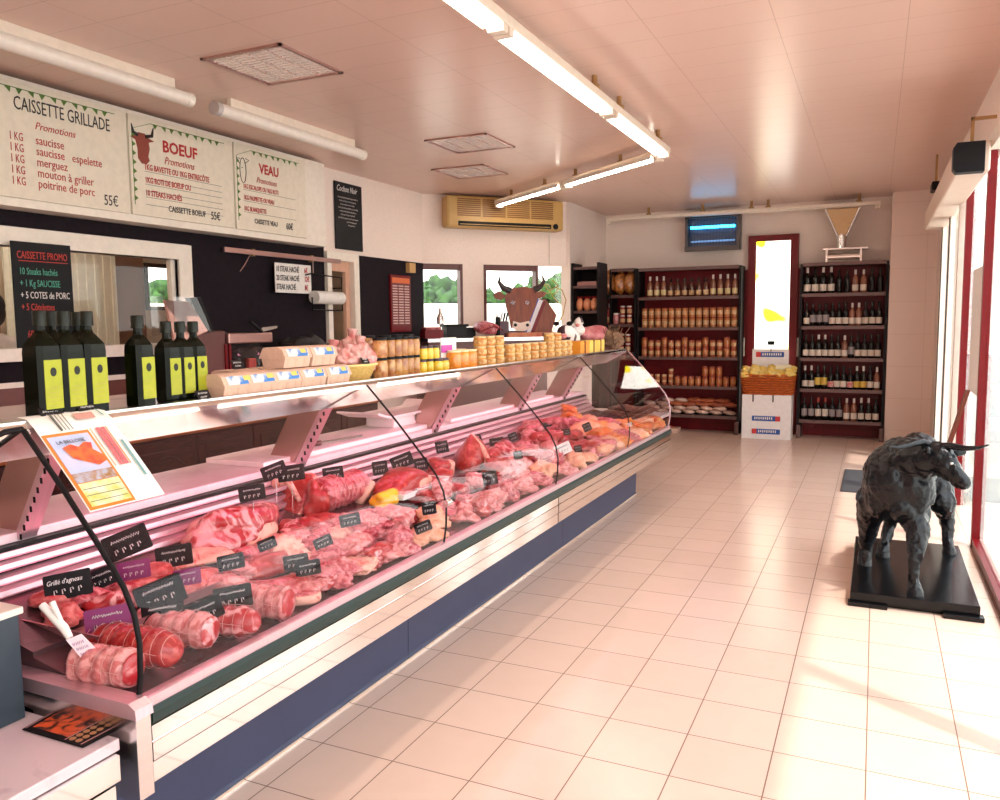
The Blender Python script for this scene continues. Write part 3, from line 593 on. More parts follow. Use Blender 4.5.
# near end cap
cap = xz([(-1.575, .64), (-1.575, .405), (-1.60, .40), (-1.95, .40), (-1.95, .56), (-2.2, .60), (-2.5, .62), (-2.5, .66), (-2.2, .64), (-1.99, .64)], Y0-.045, Y0-.002)
B('end_cap', cap, m_steel, ctr)
B('end_cap_flange', xz([(-1.565, .612), (-1.568, .638), (-1.59, .650), (-2.0, .648), (-2.5, .648), (-2.5, .612)], Y0-.052, Y0-.001), m_pinksteel, ctr)
B('wave_rail', MB().tube([(-2.02, .95, 1.29), (-2.02, 1.10, 1.265), (-2.0, 1.22, 1.26), (-1.985, 1.30, 1.285), (-1.982, 1.345, 1.287)], .008, 6), m_seal, ctr)

# near lower counter with marble top
lc = thing('marble_counter', 'low counter with veined pinkish marble top at the near end of display', 'counter', (-1.9, .6, 0))
B('marble_top', MB().box(-2.42, -1.615, -.3, Y0-.06, .535, .565, b=.003), m_marble, lc)
B('upper_panel', MB().box(-1.64, -1.60, -.3, Y0-.075, .47, .533), m_mirror, lc)
B('lower_panel', MB().box(-1.95, -1.60, -.3, Y0-.09, .38, .464), m_mirror, lc)
B('body', MB().box(-2.42, -1.96, -.3, Y0-.07, 0, .532), m_blackmetal, lc)
B('kick_plate', MB().box(-1.96, -1.92, -.3, .19, 0, .38), m_kick, lc)
kx = thing('till_stand', 'blue-grey box unit with cream top standing on the marble counter', 'box unit', (-2.3, 1.1, .565))
x_ = at(37, 712, z=.566).x
B('body', MB().box(-2.41, x_, .3, 1.26, .566, .835, b=.003), mat('blue_grey_laminate', (.028, .045, .062), .35), kx)
B('top', MB().box(-2.42, x_+.006, .3, 1.27, .835, .853, b=.003), mat('cream_top', (.80, .70, .62), .35), kx)
# leaflet of grilled food
t = thing('menu_leaflet', 'black food leaflet with grilled dishes lying on the marble top', 'leaflet', (-1.75, 1.2, .566))
c4 = [at(22, 730, z=.567), at(83, 748, z=.567), at(127, 725, z=.567), at(60, 708, z=.567)]
def quad(P, u, v): return (P[0]*(1-u)+P[1]*u)*(1-v)+(P[3]*(1-u)+P[2]*u)*v
B('sheet', MB().add([tuple(p) for p in c4]+[tuple(p+Vector((0, 0, .002))) for p in c4], [(3, 2, 1, 0), (4, 5, 6, 7), (0, 1, 5, 4), (1, 2, 6, 5), (2, 3, 7, 6), (3, 0, 4, 7)]), m_seal, t)
def patch(P, u0, u1, v0, v1, dz): 
    q = [quad(P, u0, v0), quad(P, u1, v0), quad(P, u1, v1), quad(P, u0, v1)]; return [tuple(a+Vector((0, 0, dz))) for a in q]
B('food_picture', MB().add(patch(c4, .08, .66, .15, .88, .0028), [(0, 1, 2, 3)]), mat('grilled_food_print', (.75, .10, .02), .35, col2=(.03, .01, .01), scale=22, detail=2, dist=2, lo=.42, hi=.6), t)
g = MB()
for i in range(5):
    for j in range(2): q = quad(c4, .74+j*.1, .14+i*.16); g.lathe([(.008, .0028), (.008, .004)], q, 10)
B('food_picture', g, mat('tan_print', (.50, .22, .10), .4), t)
for a, b_ in ((.665, .685), (.92, .94), (.02, .035)): B('stripe', MB().add(patch(c4, a, b_, .05, .95, .003), [(0, 1, 2, 3)]), mat('pinkish_print', (.55, .25, .25), .4), t)

# papers draped over the glass
def gpt(s_):
    """point on the glass curve counted from the top, s_ in metres, shifted outwards"""
    s_ *= 1.17
    Q = [Vector((-2.03, 0, 1.312)), Vector((-1.992, 0, 1.308))]+[Vector((x+.012, 0, z+.008)) for x, z in reversed(GP)]
    for a, b_ in zip(Q, Q[1:]):
        L = (b_-a).length
        if s_ <= L: return a+(b_-a)*(s_/L)
        s_ -= L
    return Q[-1]
ps = thing('price_sheet', 'white regional lamb price sheet with orange frame draped over the glass', 'price sheet', (-1.9, 1.5, 1.2))
def sheet_on(s0, s1, y0, y1, off, n=10):
    rows = []
    for i in range(n+1):
        p = gpt(s0+(s1-s0)*i/n); q = gpt(min(s0+(s1-s0)*i/n+.01, 9)); d = (q-p).normalized(); nn = Vector((-d.z, 0, d.x))
        if nn.x < 0: nn = -nn
        rows.append([(p.x+nn.x*off, y0, p.z+nn.z*off), (p.x+nn.x*off, y1, p.z+nn.z*off)])
    return MB().sheet(rows, th=.0006)
B('sheet', sheet_on(0, .30, 1.365, 1.60, .001), m_paper, ps)
YA, YZ = 1.368, 1.505
def band(name, s0, s1, a, b_, m, off=.004): return B(name, sheet_on(s0, s1, YA+(YZ-YA)*a, YA+(YZ-YA)*b_, off, 8), m, ps)
band('orange_frame', .085, .297, 0, 1, mat('orange_frame_print', (.78, .20, .02), .4), .0025)
band('sky_picture', .094, .200, .06, .94, mat('pale_blue_print', (.36, .46, .72), .4, col2=(.60, .52, .66), scale=10))
band('meadow_picture', .200, .226, .06, .94, mat('meadow_print', (.35, .16, .05), .5, col2=(.40, .40, .50), scale=60))
band('lower_form', .228, .290, .06, .94, mat('green_white_print', (.76, .72, .52), .5, col2=(.55, .52, .10), scale=30))
def onsheet(s_, y_, off=.007):
    p = gpt(s_); q = gpt(s_+.01); d = (q-p).normalized(); nn = Vector((-d.z, 0, d.x)); nn = nn if nn.x > 0 else -nn
    return p+nn*off+Vector((0, y_, 0)), -d
for k in (.245, .262, .278):
    q0, _ = onsheet(k, YA+.012, .0055); q1, _ = onsheet(k, YZ-.012, .0055); B('printed_line', MB().tube([q0, q1], .0008, 4), m_line, ps)
pl_ = [(.22, .80), (.42, .88), (.55, .76), (.72, .90), (.86, .84), (.80, .62), (.93, .40), (.95, .20), (.72, .08), (.45, .30), (.30, .42)]
vs = [tuple(onsheet(.196-.085*v, YA+(YZ-YA)*u, .006)[0]) for u, v in pl_]
B('red_map', MB().add(vs, [tuple(range(len(vs)))]), mat('red_print', (.60, .015, .01), .4, col2=(.72, .14, .02), scale=40), ps)
o_, u_ = onsheet(.118, YA+.022); text('LA BELLOISE', .016, o_, (0, 1, 0), u_, m_blacktext, ps, wide=.95, ext=.0002)
def quad_on(name, s0, s1, y0, y1, m): B(name, MB().add([tuple(onsheet(s0, y0, .006)[0]), tuple(onsheet(s0, y1, .006)[0]), tuple(onsheet(s1, y1, .006)[0]), tuple(onsheet(s1, y0, .006)[0])], [(0, 1, 2, 3)]), m, ps)
quad_on('pink_column', .085, .20, 1.525, 1.538, mat('pink_column_print', (.66, .13, .15), .5)); quad_on('pink_column', .085, .20, 1.541, 1.554, MATS['pink_column_print']); quad_on('orange_line', .085, .20, 1.556, 1.560, MATS['orange_frame_print']); quad_on('orange_line', .085, .20, 1.508, 1.511, MATS['orange_frame_print'])
for k in range(4):
    q0, _ = onsheet(.03, 1.43+.011*k, .006); q1, _ = onsheet(.08, 1.43+.011*k, .006); B('printed_line', MB().tube([q0, q1], .0010 if k else .003, 4), m_line, ps)
quad_on('teal_line', .02, .05, 1.575, 1.580, mat('teal_print', (.16, .34, .34), .5)); quad_on('teal_line', .13, .24, 1.575, 1.583, MATS['teal_print'])
quad_on('stamp', .035, .055, 1.49, 1.55, mat('salmon_print', (.56, .26, .22), .5))

# ---------------------------------------------------------------- meats
def dz(x): return .605+(-1.64-x)*.213
def deck(px, py):
    """the deck point at a picture position"""
    d = FW+(px-500)/806*RT-(py-400)/806*UP; k = .213
    t = (.605-1.64*k-EYE.z)/(d.z+k*d.x); return EYE+t*d
NET = mat('string', (.66, .34, .31), .6)
M_RED = mat('red_beef', (.34, .006, .008), .3, col2=(.50, .07, .06), scale=16, detail=8, bump=.9, bscale=55, coat=.3, rand=1, dist=2.5, lo=.52, hi=.62)
M_PINK = mat('pink_pork', (.36, .022, .038), .3, col2=(.66, .20, .22), scale=15, detail=8, bump=.9, bscale=50, coat=.3, rand=1, dist=3, lo=.42, hi=.58)
M_PALE = mat('pale_veal', (.52, .12, .12), .35, col2=(.74, .33, .32), scale=16, detail=8, bump=.9, bscale=50, coat=.25, rand=1, dist=3, lo=.40, hi=.60)
M_FAT = mat('creamy_fat', (.76, .42, .32), .4, col2=(.60, .12, .10), scale=14, dist=3, detail=8, lo=.55, hi=.65, bump=.8, bscale=50, coat=.15, rand=1)
M_MARB = mat('marbled_shoulder', (.38, .010, .016), .3, col2=(.74, .34, .34), scale=9, detail=8, bump=.9, bscale=40, coat=.35, rand=1, dist=3, lo=.50, hi=.62)
M_MINCE = mat('minced_meat', (.46, .03, .03), .4, col2=(.66, .20, .18), scale=45, bump=1, bscale=90, rand=1)
M_ORANGE = mat('orange_marinade', (.66, .10, .015), .35, col2=(.76, .30, .07), scale=22, bump=.6, coat=.2, rand=1)
M_CHIX = mat('chicken_skin', (.72, .30, .16), .4, col2=(.76, .42, .28), scale=14, bump=.5, bscale=70, rand=1)
M_YEL = mat('yellow_skin', (.85, .50, .01), .3, coat=.3)
M_SAUS = mat('sausage_skin', (.56, .12, .11), .3, col2=(.72, .34, .30), scale=26, bump=.4, coat=.3, rand=1)
def lieM(c, rz, tilt=0): return Matrix.Translation(c) @ Matrix.Rotation(rz, 4, 'Z') @ Matrix.Rotation(tilt, 4, 'Y')
def OR(i): return ORD[i] if i < 20 else 'twenty-'+ORD[i-20]
ROWN = {'f': 'front row', 'm': 'middle row', 'b': 'back row'}
def put(c, rz): return Matrix.Translation(c) @ Matrix.Rotation(rz, 4, 'Z')
def roast(c, L, r, rz, m, label, name='tied_roast', cut=True, seed=0):
    M = put(c, rz); t = thing(name, label, 'roast', tuple(c))
    pr = []; n = 28
    for i in range(n+1):
        u = i/n; e = min(1, math.sqrt(max(0, 1-(2*u-1)**8))+.35) if cut else math.sqrt(max(.02, 1-(2*u-1)**4)); pr.append((r*e*(1+.06*math.sin(u*L/.022*PI)), -L/2+L*u))
    R_ = Matrix.Translation((0, 0, r*.93)) @ Matrix.Rotation(PI/2, 4, 'Y')
    mb = MB().lathe(pr, n=20)
    o = Vector((seed, 3.1, 7)); 
    for v in mb.v: v *= 1+.12*noise.noise(v*14+o)
    mb.v = [M @ R_ @ v for v in mb.v]; B('meat', mb, m, t)
    g = MB(); k = int(L/.028)
    for i in range(1, k):
        xx = -L/2+L*i/k; uu_ = i/k; ee = min(1, math.sqrt(max(0, 1-(2*uu_-1)**8))+.35) if cut else math.sqrt(max(.02, 1-(2*uu_-1)**4)); g.tube([M @ R_ @ Vector((r*1.05*ee*math.cos(a), r*1.05*ee*math.sin(a), xx)) for a in [q*2*PI/14 for q in range(15)]], .0008, 4, cap=False)
    for a in (0, 1.4, 2.8, 4.4): g.tube([M @ R_ @ Vector((r*1.05*math.cos(a+.2*q), r*1.05*math.sin(a+.2*q), (q-.5)*L*(.8 if not cut else .95))) for q in (0, .5, 1)], .0009, 4)
    B('string_net', g, NET, t)
    if cut:
        for s_ in (-1, 1): B('cut_face', MB().lathe([(r*.86, 0), (r*.80, .004), (r*.3, .006)], n=18, M=M @ R_ @ Matrix.Translation((0, 0, s_*L/2)) @ (Matrix.Rotation(PI, 4, 'X') if s_ < 0 else Matrix.Identity(4))), M_MARB if m is not M_RED else M_RED, t)
    return t
def lump(c, r, rz, m, label, name='meat_cut', cat='meat', seed=0, amp=.2, amp2=.05, fat=None, sub=4, tilt=0, flat=-.55):
    M = Matrix.Rotation(rz, 4, 'Z') @ Matrix.Rotation(tilt, 4, 'Y'); cc = Vector(c)+Vector((0, 0, r[2]*.55))
    if not fat: return B(name, MB().blob(cc, r, seed, amp, sub=sub, M=M, amp2=amp2, flat=flat), m, None, label, cat)
    t = thing(name, label, cat, tuple(c)); B('lean', MB().blob(cc, r, seed, amp, sub=sub, M=M, amp2=amp2, flat=flat), m, t)
    B('fat_cap', MB().blob(cc+M @ Vector((-r[0]*.2, r[1]*(.30 if m is M_RED else -.25), -.004)), (r[0]*1.03, r[1]*.9, r[2]*.86), seed+9, amp, sub=sub, M=M, flat=flat), M_FAT, t); return t
def steak(c, L, W, T, rz, m, label, seed=0, name='steak', lean=0, cat='steak'):
    """a flat cut with a rim of fat, lying or leaning"""
    r = random.Random(seed); n = 26; M = Matrix.Translation(Vector(c)) @ Matrix.Rotation(rz, 4, 'Z') @ Matrix.Rotation(lean, 4, 'Y')
    def out(k): return [(L/2*k*math.cos(a)*(1+.16*math.sin(2*a+seed)+.08*math.sin(3*a+seed*2)), W/2*k*math.sin(a)*(1+.14*math.cos(2*a+seed*1.3))) for a in [2*PI*i/n for i in range(n)]]
    def slab(k, z0, z1):
        a, b_ = out(k*.96), out(k); rows = [(a, z0), (b_, z0+(z1-z0)*.25), (b_, z0+(z1-z0)*.75), (a, z1), ([(x*.6, y*.6) for x, y in a], z1+.002)]
        v = [(x, y, z) for pts, z in rows for x, y in pts]; f = [(j*n+i, j*n+(i+1) % n, (j+1)*n+(i+1) % n, (j+1)*n+i) for j in range(4) for i in range(n)]
        return MB().add(v, f+[tuple(range(n-1, -1, -1)), tuple(4*n+i for i in range(n))], True, M)
    t = thing(name, label, cat, tuple(c)); B('fat_rim', slab(1, 0, T*.94), M_FAT, t); B('lean', slab(.9, .001, T), m, t)
    return t
def sausage(pts, r, label, m, name='sausage'):
    mb = MB(); P_ = [Vector(p) for p in pts]; n = len(P_)
    mb.tube(P_, [r*(.35+.65*min(1, min(i, n-1-i)/2)) * (1+.06*math.sin(i*1.7)) for i in range(n)], 10); return B(name, mb, m, None, label, 'sausage')
m_tray = mat('pink_tray', (.60, .26, .27), .25, .5); m_trayd = mat('dark_tray', (.10, .03, .035), .3)
def tray(c, lx, ly, label, m=None, hh=.035, rz=0):
    M = put(c, rz); t = thing('meat_tray', label, 'tray', tuple(c)); m = m or m_tray
    B('base', MB().box(-lx/2+.01, lx/2-.01, -ly/2+.01, ly/2-.01, .0, .006, M), m, t)
    g = MB()
    for s_ in (-1, 1):
        g.add([(s_*(lx/2-.012), -ly/2+.012, 0), (s_*(lx/2-.012), ly/2-.012, 0), (s_*lx/2, ly/2, hh), (s_*lx/2, -ly/2, hh), (s_*(lx/2+.006), ly/2+.006, hh), (s_*(lx/2+.006), -ly/2-.006, hh)], [(0, 1, 2, 3), (3, 2, 4, 5)], M=M)
        g.add([(-lx/2+.012, s_*(ly/2-.012), 0), (lx/2-.012, s_*(ly/2-.012), 0), (lx/2, s_*ly/2, hh), (-lx/2, s_*ly/2, hh), (lx/2+.006, s_*(ly/2+.006), hh), (-lx/2-.006, s_*(ly/2+.006), hh)], [(0, 1, 2, 3), (3, 2, 4, 5)], M=M)
    B('rim', g, m, t); return t
def D(px, py, dzz=0):
    p = deck(px, py); k = 0 if px < 300 else min(0, -1.735-p.x); return Vector((p.x+k, p.y, dz(p.x+k)+dzz))
# near front: roasts and bound joints on the dark deck
roast(D(107, 682), .17, .048, .15, M_PALE, 'short pale rolled roast nearest the near end cap', seed=1)
sr = roast(D(134, 662), .31, .052, .12, M_RED, 'long red larded roast with pale fat underside behind the nearest roast', seed=2, cut=False)
roast(D(178, 643), .22, .050, .15, M_PALE, 'pale netted veal roast behind the long red larded roast', seed=3)
roast(D(222, 634), .24, .046, .25, M_MARB, 'red and white marbled rolled roast with knotted string end', seed=4, cut=False)
roast(D(262, 615), .19, .050, .2, M_PALE, 'light pink tied veal roll with round cut end by the glass', seed=5)
steak(D(300, 600), .16, .12, .03, .2, M_PINK, 'thin flat pork cut lying between veal roll and glass', seed=3)
lump(D(262, 598), (.12, .07, .035), .9, M_PINK, 'ragged pink pork strip behind the light pink veal roll', seed=6)
lump(D(290, 590), (.13, .06, .03), 1.2, M_RED, 'dark red flat beef strip beside the ragged pork strip', seed=7)
lump(D(268, 574), (.10, .06, .05), 1.3, M_RED, 'bright red smooth beef piece below the back row string roast', seed=8, amp2=.02)
lump(D(222, 590), (.10, .06, .035), 1.0, M_PALE, 'pale crumpled veal slice behind the knotted roast', seed=9)
# near trays
tr = tray(D(95, 622), .36, .26, 'shallow pink tray of chops by the near end cap')
for i, (px, py) in enumerate(((62, 625), (85, 608), (112, 612), (60, 606), (92, 596), (128, 600))):
    lump(D(px, py, .012), (.075, .05, .03), .4*i, [M_MINCE, M_PINK, M_MARB][i % 3], '%s pork chop in the shallow near tray, %s from the end cap' % (['small ragged', 'plump pink', 'marbled'][i % 3], ORD[i]), seed=20+i, amp=.3, sub=3)
tr = tray(D(183, 592), .22, .30, 'pink tray of minced meat behind the price cards')
lump(D(186, 590, .008), (.085, .13, .028), 0, M_MINCE, 'heap of minced meat filling the pink tray', 'minced_meat', seed=30, amp=.2, amp2=.12, fat=None)
for i, (px, py) in enumerate(((140, 594), (156, 578))): lump(D(px, py, .01), (.06, .06, .03), .6*i, M_MINCE, '%s minced patty beside the minced meat tray' % ('flat round' if i else 'thick'), 'minced_patty', seed=33+i, amp=.12, sub=3)
# back row near: shoulder, ribs, rolls, rump
lump(D(240, 540), (.13, .20, .085), -.1, M_MARB, 'big marbled pork shoulder with white fat in the back row', 'pork_shoulder', seed=12, amp=.22, fat=True, sub=5)
lump(D(205, 562), (.06, .12, .03), -.2, M_FAT, 'flap of white fat below the big pork shoulder', 'fat_flap', seed=13)
lump(D(268, 552), (.05, .09, .035), .1, M_PALE, 'small pale pork end below the big shoulder', seed=14)
b1 = steak(D(300, 506, .02), .30, .17, .06, 1.75, M_RED, 'thick beef rib cut with yellow fat and dark hollow in back row', seed=5, lean=-.75, name='beef_rib')
B('rib_bone', MB().tube([D(276, 506, .10), D(290, 512, .13), D(300, 512, .05)], [.022, .016, .012], 8), M_FAT, b1)
lump(D(318, 512), (.06, .09, .085), .4, M_RED, 'dark red beef wedge leaning against the tied pink roll', seed=15, amp=.25)
roast(D(340, 505), .30, .075, 1.55, M_PINK, 'large pink tied pork roll with red cut end in back row', seed=6)
steak(D(368, 502, .02), .15, .13, .04, .35, M_RED, 'round red cut slice against the large pink roll', seed=8, lean=-1.1)
b2 = lump(D(402, 495), (.10, .19, .085), -.05, M_RED, 'large smooth bright red beef rump with creamy side', 'beef_rump', seed=16, amp=.14, amp2=.02, fat=True, sub=5)
lump(D(440, 482), (.06, .10, .05), .1, M_RED, 'thin red flap at the far end of the beef rump', seed=17)
lump(D(438, 473), (.06, .09, .06), .2, M_RED, 'deep red beef piece behind the thin red flap', seed=18)
steak(D(450, 474, .0), .15, .07, .05, 1.3, M_PINK, 'upright salmon red slice beside the pointed beef', seed=9, lean=-1.2)
bj = thing('beef_joint', 'tall pointed red beef joint with pale fat edge in back row', 'meat', tuple(D(472, 468)))
g = MB().lathe([(.12, 0), (.135, .03), (.115, .09), (.07, .15), (.03, .185), (.005, .20)], n=20)
for v in g.v:
    k = 1+.30*noise.noise(v*9+Vector((4, 1, 2))); a = math.atan2(v.y, v.x); q = 1-.16*math.cos(3*a+.6); v.x *= k*q*.75; v.y *= k*q*1.05
Mj = put(D(472, 468), .1); g.v = [Mj @ v for v in g.v]; B('lean', g, M_RED, bj)
B('fat_edge', MB().tube([Mj @ Vector(p) for p in ((.10, -.02, .01), (.095, .0, .06), (.06, .01, .12), (.02, .0, .175), (0, 0, .20))], [.022, .018, .016, .013, .006], 8), M_FAT, bj)
B('leg_bone', MB().tube([D(473, 462, .02), D(477, 458, .13)], [.016, .012], 8), M_FAT, None, 'white bone edge standing on the pointed beef leg', 'bone')
steak(D(478, 462, 0), .14, .08, .04, 1.4, M_MARB, 'red slice with white rim standing by the leg bone', seed=10, lean=-1.3)
roast(D(492, 466), .20, .055, 1.9, M_RED, 'dark red shiny rolled beef beyond the pointed leg piece', seed=11, cut=False)
# middle and front far: sausages, pale cuts, mixed trays
kinds = [('pale folded veal slice', M_PALE), ('pink pork cutlet', M_PINK), ('marbled pork strip', M_MARB), ('light fatty belly strip', M_FAT), ('pale chicken breast', M_CHIX), ('red beef strip', M_RED)]
MID = [(255, 562, 1), (285, 548, 0), (303, 537, 2), (318, 527, 5), (332, 537, 1), (346, 531, 0), (362, 522, 2), (377, 522, 1), (395, 527, 0), (411, 521, 5), (312, 549, 1), (288, 562, 3), (240, 577, 0), (326, 562, 1), (350, 556, 0), (300, 590, 0), (322, 585, 2), (345, 590, 1), (366, 572, 3), (340, 575, 0), (372, 545, 1), (395, 552, 0), (390, 570, 2), (412, 555, 1), (405, 570, 0), (425, 548, 4),
       (360, 532, 0), (378, 530, 1), (340, 545, 3), (430, 528, 4), (438, 540, 4), (420, 500, 5), (440, 498, 0), (445, 515, 1), (462, 520, 0), (478, 515, 2), (470, 505, 1), (490, 508, 0),
       (505, 500, 1), (520, 492, 0), (456, 495, 2), (475, 490, 0), (490, 488, 1), (512, 482, 0), (498, 478, 5), (530, 484, 1), (540, 474, 4), (516, 472, 0), (538, 462, 5), (528, 458, 0), (548, 468, 1),
       (560, 472, 0), (575, 466, 4), (566, 458, 5), (590, 462, 4), (582, 452, 5), (600, 454, 4), (598, 444, 1), (553, 455, 0), (545, 448, 5), (520, 450, 1), (506, 456, 2), (535, 446, 0), (552, 438, 2), (570, 441, 5)]
cnt = {}
for i, (px, py, k) in enumerate(MID):
    nm, m_ = kinds[k]; cnt[k] = cnt.get(k, -1)+1; sz = 1 if px < 480 else 1.25
    lb = '%s in the mixed rows, %s from the near end' % (nm, OR(cnt[k]))
    lump(D(px, py), (.07*sz, .085*sz, (.030+.012*(i % 3))*sz), rnd.uniform(-1, 1), m_, lb, 'meat_cut', seed=40+i, amp=.32, amp2=.30, sub=4)
B('yellow_stuffed_cut', MB().blob(D(387, 510, .05), (.06, .09, .045), 4, .25, flat=-.5), M_YEL, None, 'bright yellow wrapped piece behind the rump in middle row', 'meat')
for i, (px, py, L) in enumerate(((345, 583, .22), (352, 577, .22), (488, 506, .26), (502, 498, .26), (516, 491, .26), (498, 512, .26))):
    c = D(px, py, .035); sausage([c+Vector((.02*math.sin(j*.7+i), L*(j/9-.5), .01*math.sin(j*.5))) for j in range(10)], .017, 'plump pale pink sausage in the %s bundle, %s one' % ('near' if i < 2 else 'far', ORD[i if i < 2 else i-2]), M_SAUS)
# marinated skewers and mixes at the far end
FAR = [(600, 440, 0), (612, 436, 1), (622, 432, 0), (632, 432, 0), (628, 440, 1), (615, 446, 0), (640, 428, 1), (645, 434, 0), (652, 428, 0), (606, 430, 2), (596, 432, 0), (588, 436, 1), (578, 430, 2), (570, 424, 0), (585, 426, 1), (560, 428, 2), (548, 430, 2), (634, 445, 2), (620, 453, 1), (608, 456, 2), (530, 434, 2), (565, 416, 0), (552, 412, 2)]
cnt = {}
for i, (px, py, k) in enumerate(FAR):
    nm, m_ = (('orange marinated heap', M_ORANGE), ('yellow orange mix', M_CHIX), ('reddish pink cut', M_PINK))[k]; cnt[k] = cnt.get(k, -1)+1
    lump(D(px, py), (.09, .12, .06), .5*i, m_, '%s at the far end of the deck, %s of its kind' % (nm, OR(cnt[k])), 'marinated_meat', seed=90+i, amp=.3, amp2=.22, sub=4)
# pate terrines and dark wrapped goods between the rows
for i, (px, py) in enumerate(((432, 490), (418, 497), (402, 503))):
    t = tray(D(px, py, .03), .12, .16, 'narrow white lined tray between rump and sausages, %s from far end' % ORD[i], m=m_paper, hh=.03)
    lump(D(px, py, .036), (.045, .07, .02), 0, M_PALE if i else M_RED, '%s spread in the narrow white lined tray, %s from far end' % ('pale' if i else 'dark red', ORD[i]), 'spread', cat='spread', seed=150+i, sub=3)
# dried sausage sticks beyond the end glass
m_stick = mat('dried_sausage', (.14, .045, .03), .5, col2=(.30, .12, .08), scale=14, rand=1)
tb = thing('sausage_display_table', 'low pinkish table behind the counter end under dried sausage sticks', 'table', (-2.2, 7.55, 0))
B('tabletop', MB().box(-2.75, -1.85, 7.15, 8.0, .60, .63, b=.005), m_slab, tb)
for i, (x_, y_) in enumerate(((-2.7, 7.2), (-2.3, 7.2), (-2.7, 7.95), (-2.3, 7.95))): B('leg', MB().box(x_-.02, x_+.02, y_-.02, y_+.02, 0, .60), m_steel, tb)
pst = First(B('dried_sausage', MB().tube([(-.2+.04*j, 0, .01*math.sin(j*.8)) for j in range(11)], [.006]+[.013]*9+[.006], 8), m_stick, None, 'x', 'dried sausage', keep=True)); PROTOS.append(pst.o)
for i in range(22):
    a, b_ = divmod(i, 6); pst((-2.14+.02*(a % 2), 7.25+.10*b_+.03*a, .648+.022*a), 'dark dried sausage stick in layer %s of the pile, %s from the counter' % (('one', 'two', 'three', 'four')[a], ORD[b_]), rnd.uniform(-.35, .35), 'dried sausage sticks behind the end glass')
B('white_dish', MB().lathe([(.05, 0), (.10, .012), (.13, .03), (.125, .032), (.09, .016), (.0, .012)], (-2.5, 7.75, .63), 24), m_white, None, 'white dish on the table behind the counter end', 'dish')

# ---------------------------------------------------------------- price tags
m_tag = mat('black_price_card', (.009, .006, .008), .5, spec=.2); m_tagp = mat('purple_price_card', (.22, .012, .12), .4); m_tagw = mat('white_price_card', (.72, .70, .66), .4)
TAGS = [(127, 543, 42, 'k', 'beside the draped price sheet corner'), (174, 556, 34, 'k', 'over the minced meat tray'), (68, 585, 42, 'k', 'reading lamb grill by the near end'), (102, 578, 30, 'k', 'crossed by the first black glass joint'),
  (134, 570, 30, 'p', 'behind the first glass joint'), (108, 620, 42, 'p', 'standing over the nearest roasts'), (160, 594, 46, 'k', 'large and shiny in front of the minced tray'), (163, 613, 40, 'k', 'right under the large shiny card'),
  (233, 597, 36, 'k', 'above the light pink veal roll'), (205, 611, 34, 'k', 'above the knotted marbled roast'), (231, 562, 25, 'k', 'in front of the big shoulder'), (252, 493, 25, 'k', 'over the top of the big shoulder'), (274, 471, 24, 'k', 'behind the thick rib cut'),
  (291, 473, 26, 'k', 'just beyond the rib cut card'), (333, 473, 20, 'k', 'above the large pink tied roll'), (267, 544, 18, 'k', 'tucked at the far end of the shoulder'), (296, 562, 24, 'k', 'between shoulder and flat beef strip'), (308, 568, 24, 'k', 'overlapping the card before the flat strip'),
  (323, 542, 18, 'k', 'below the dark red beef wedge'), (350, 520, 20, 'k', 'at the foot of the pink tied roll'), (380, 468, 15, 'k', 'at the near side of the red rump'), (402, 461, 22, 'k', 'wide above the red rump'), (421, 464, 13, 'k', 'crossed by the second glass joint'),
  (442, 447, 13, 'k', 'tilted above the salmon red slice'), (477, 439, 9, 'k', 'narrow beside the leg bone'), (497, 444, 14, 'k', 'wide behind the rolled beef'), (490, 478, 15, 'k', 'behind the far sausage bundle'), (423, 527, 17, 'k', 'greenish beyond the yellow piece'),
  (429, 508, 14, 'k', 'above the greenish card'), (518, 455, 9, 'k', 'in middle row beyond the rolled beef'), (513, 437, 9, 'k', 'in back row beyond the rolled beef'), (528, 442, 8, 'k', 'next along the back row after that'), (543, 440, 14, 'k', 'by the third glass joint'),
  (587, 427, 9, 'k', 'near the orange heap'), (567, 432, 7, 'k', 'thin before the orange heap'), (578, 449, 8, 'k', 'beside the white card'), (563, 449, 18, 'w', 'lying flat in the middle row'), (548, 426, 8, 'k', 'in the back row over pink cuts'), (187, 577, 26, 'p', 'low behind the shiny card')]
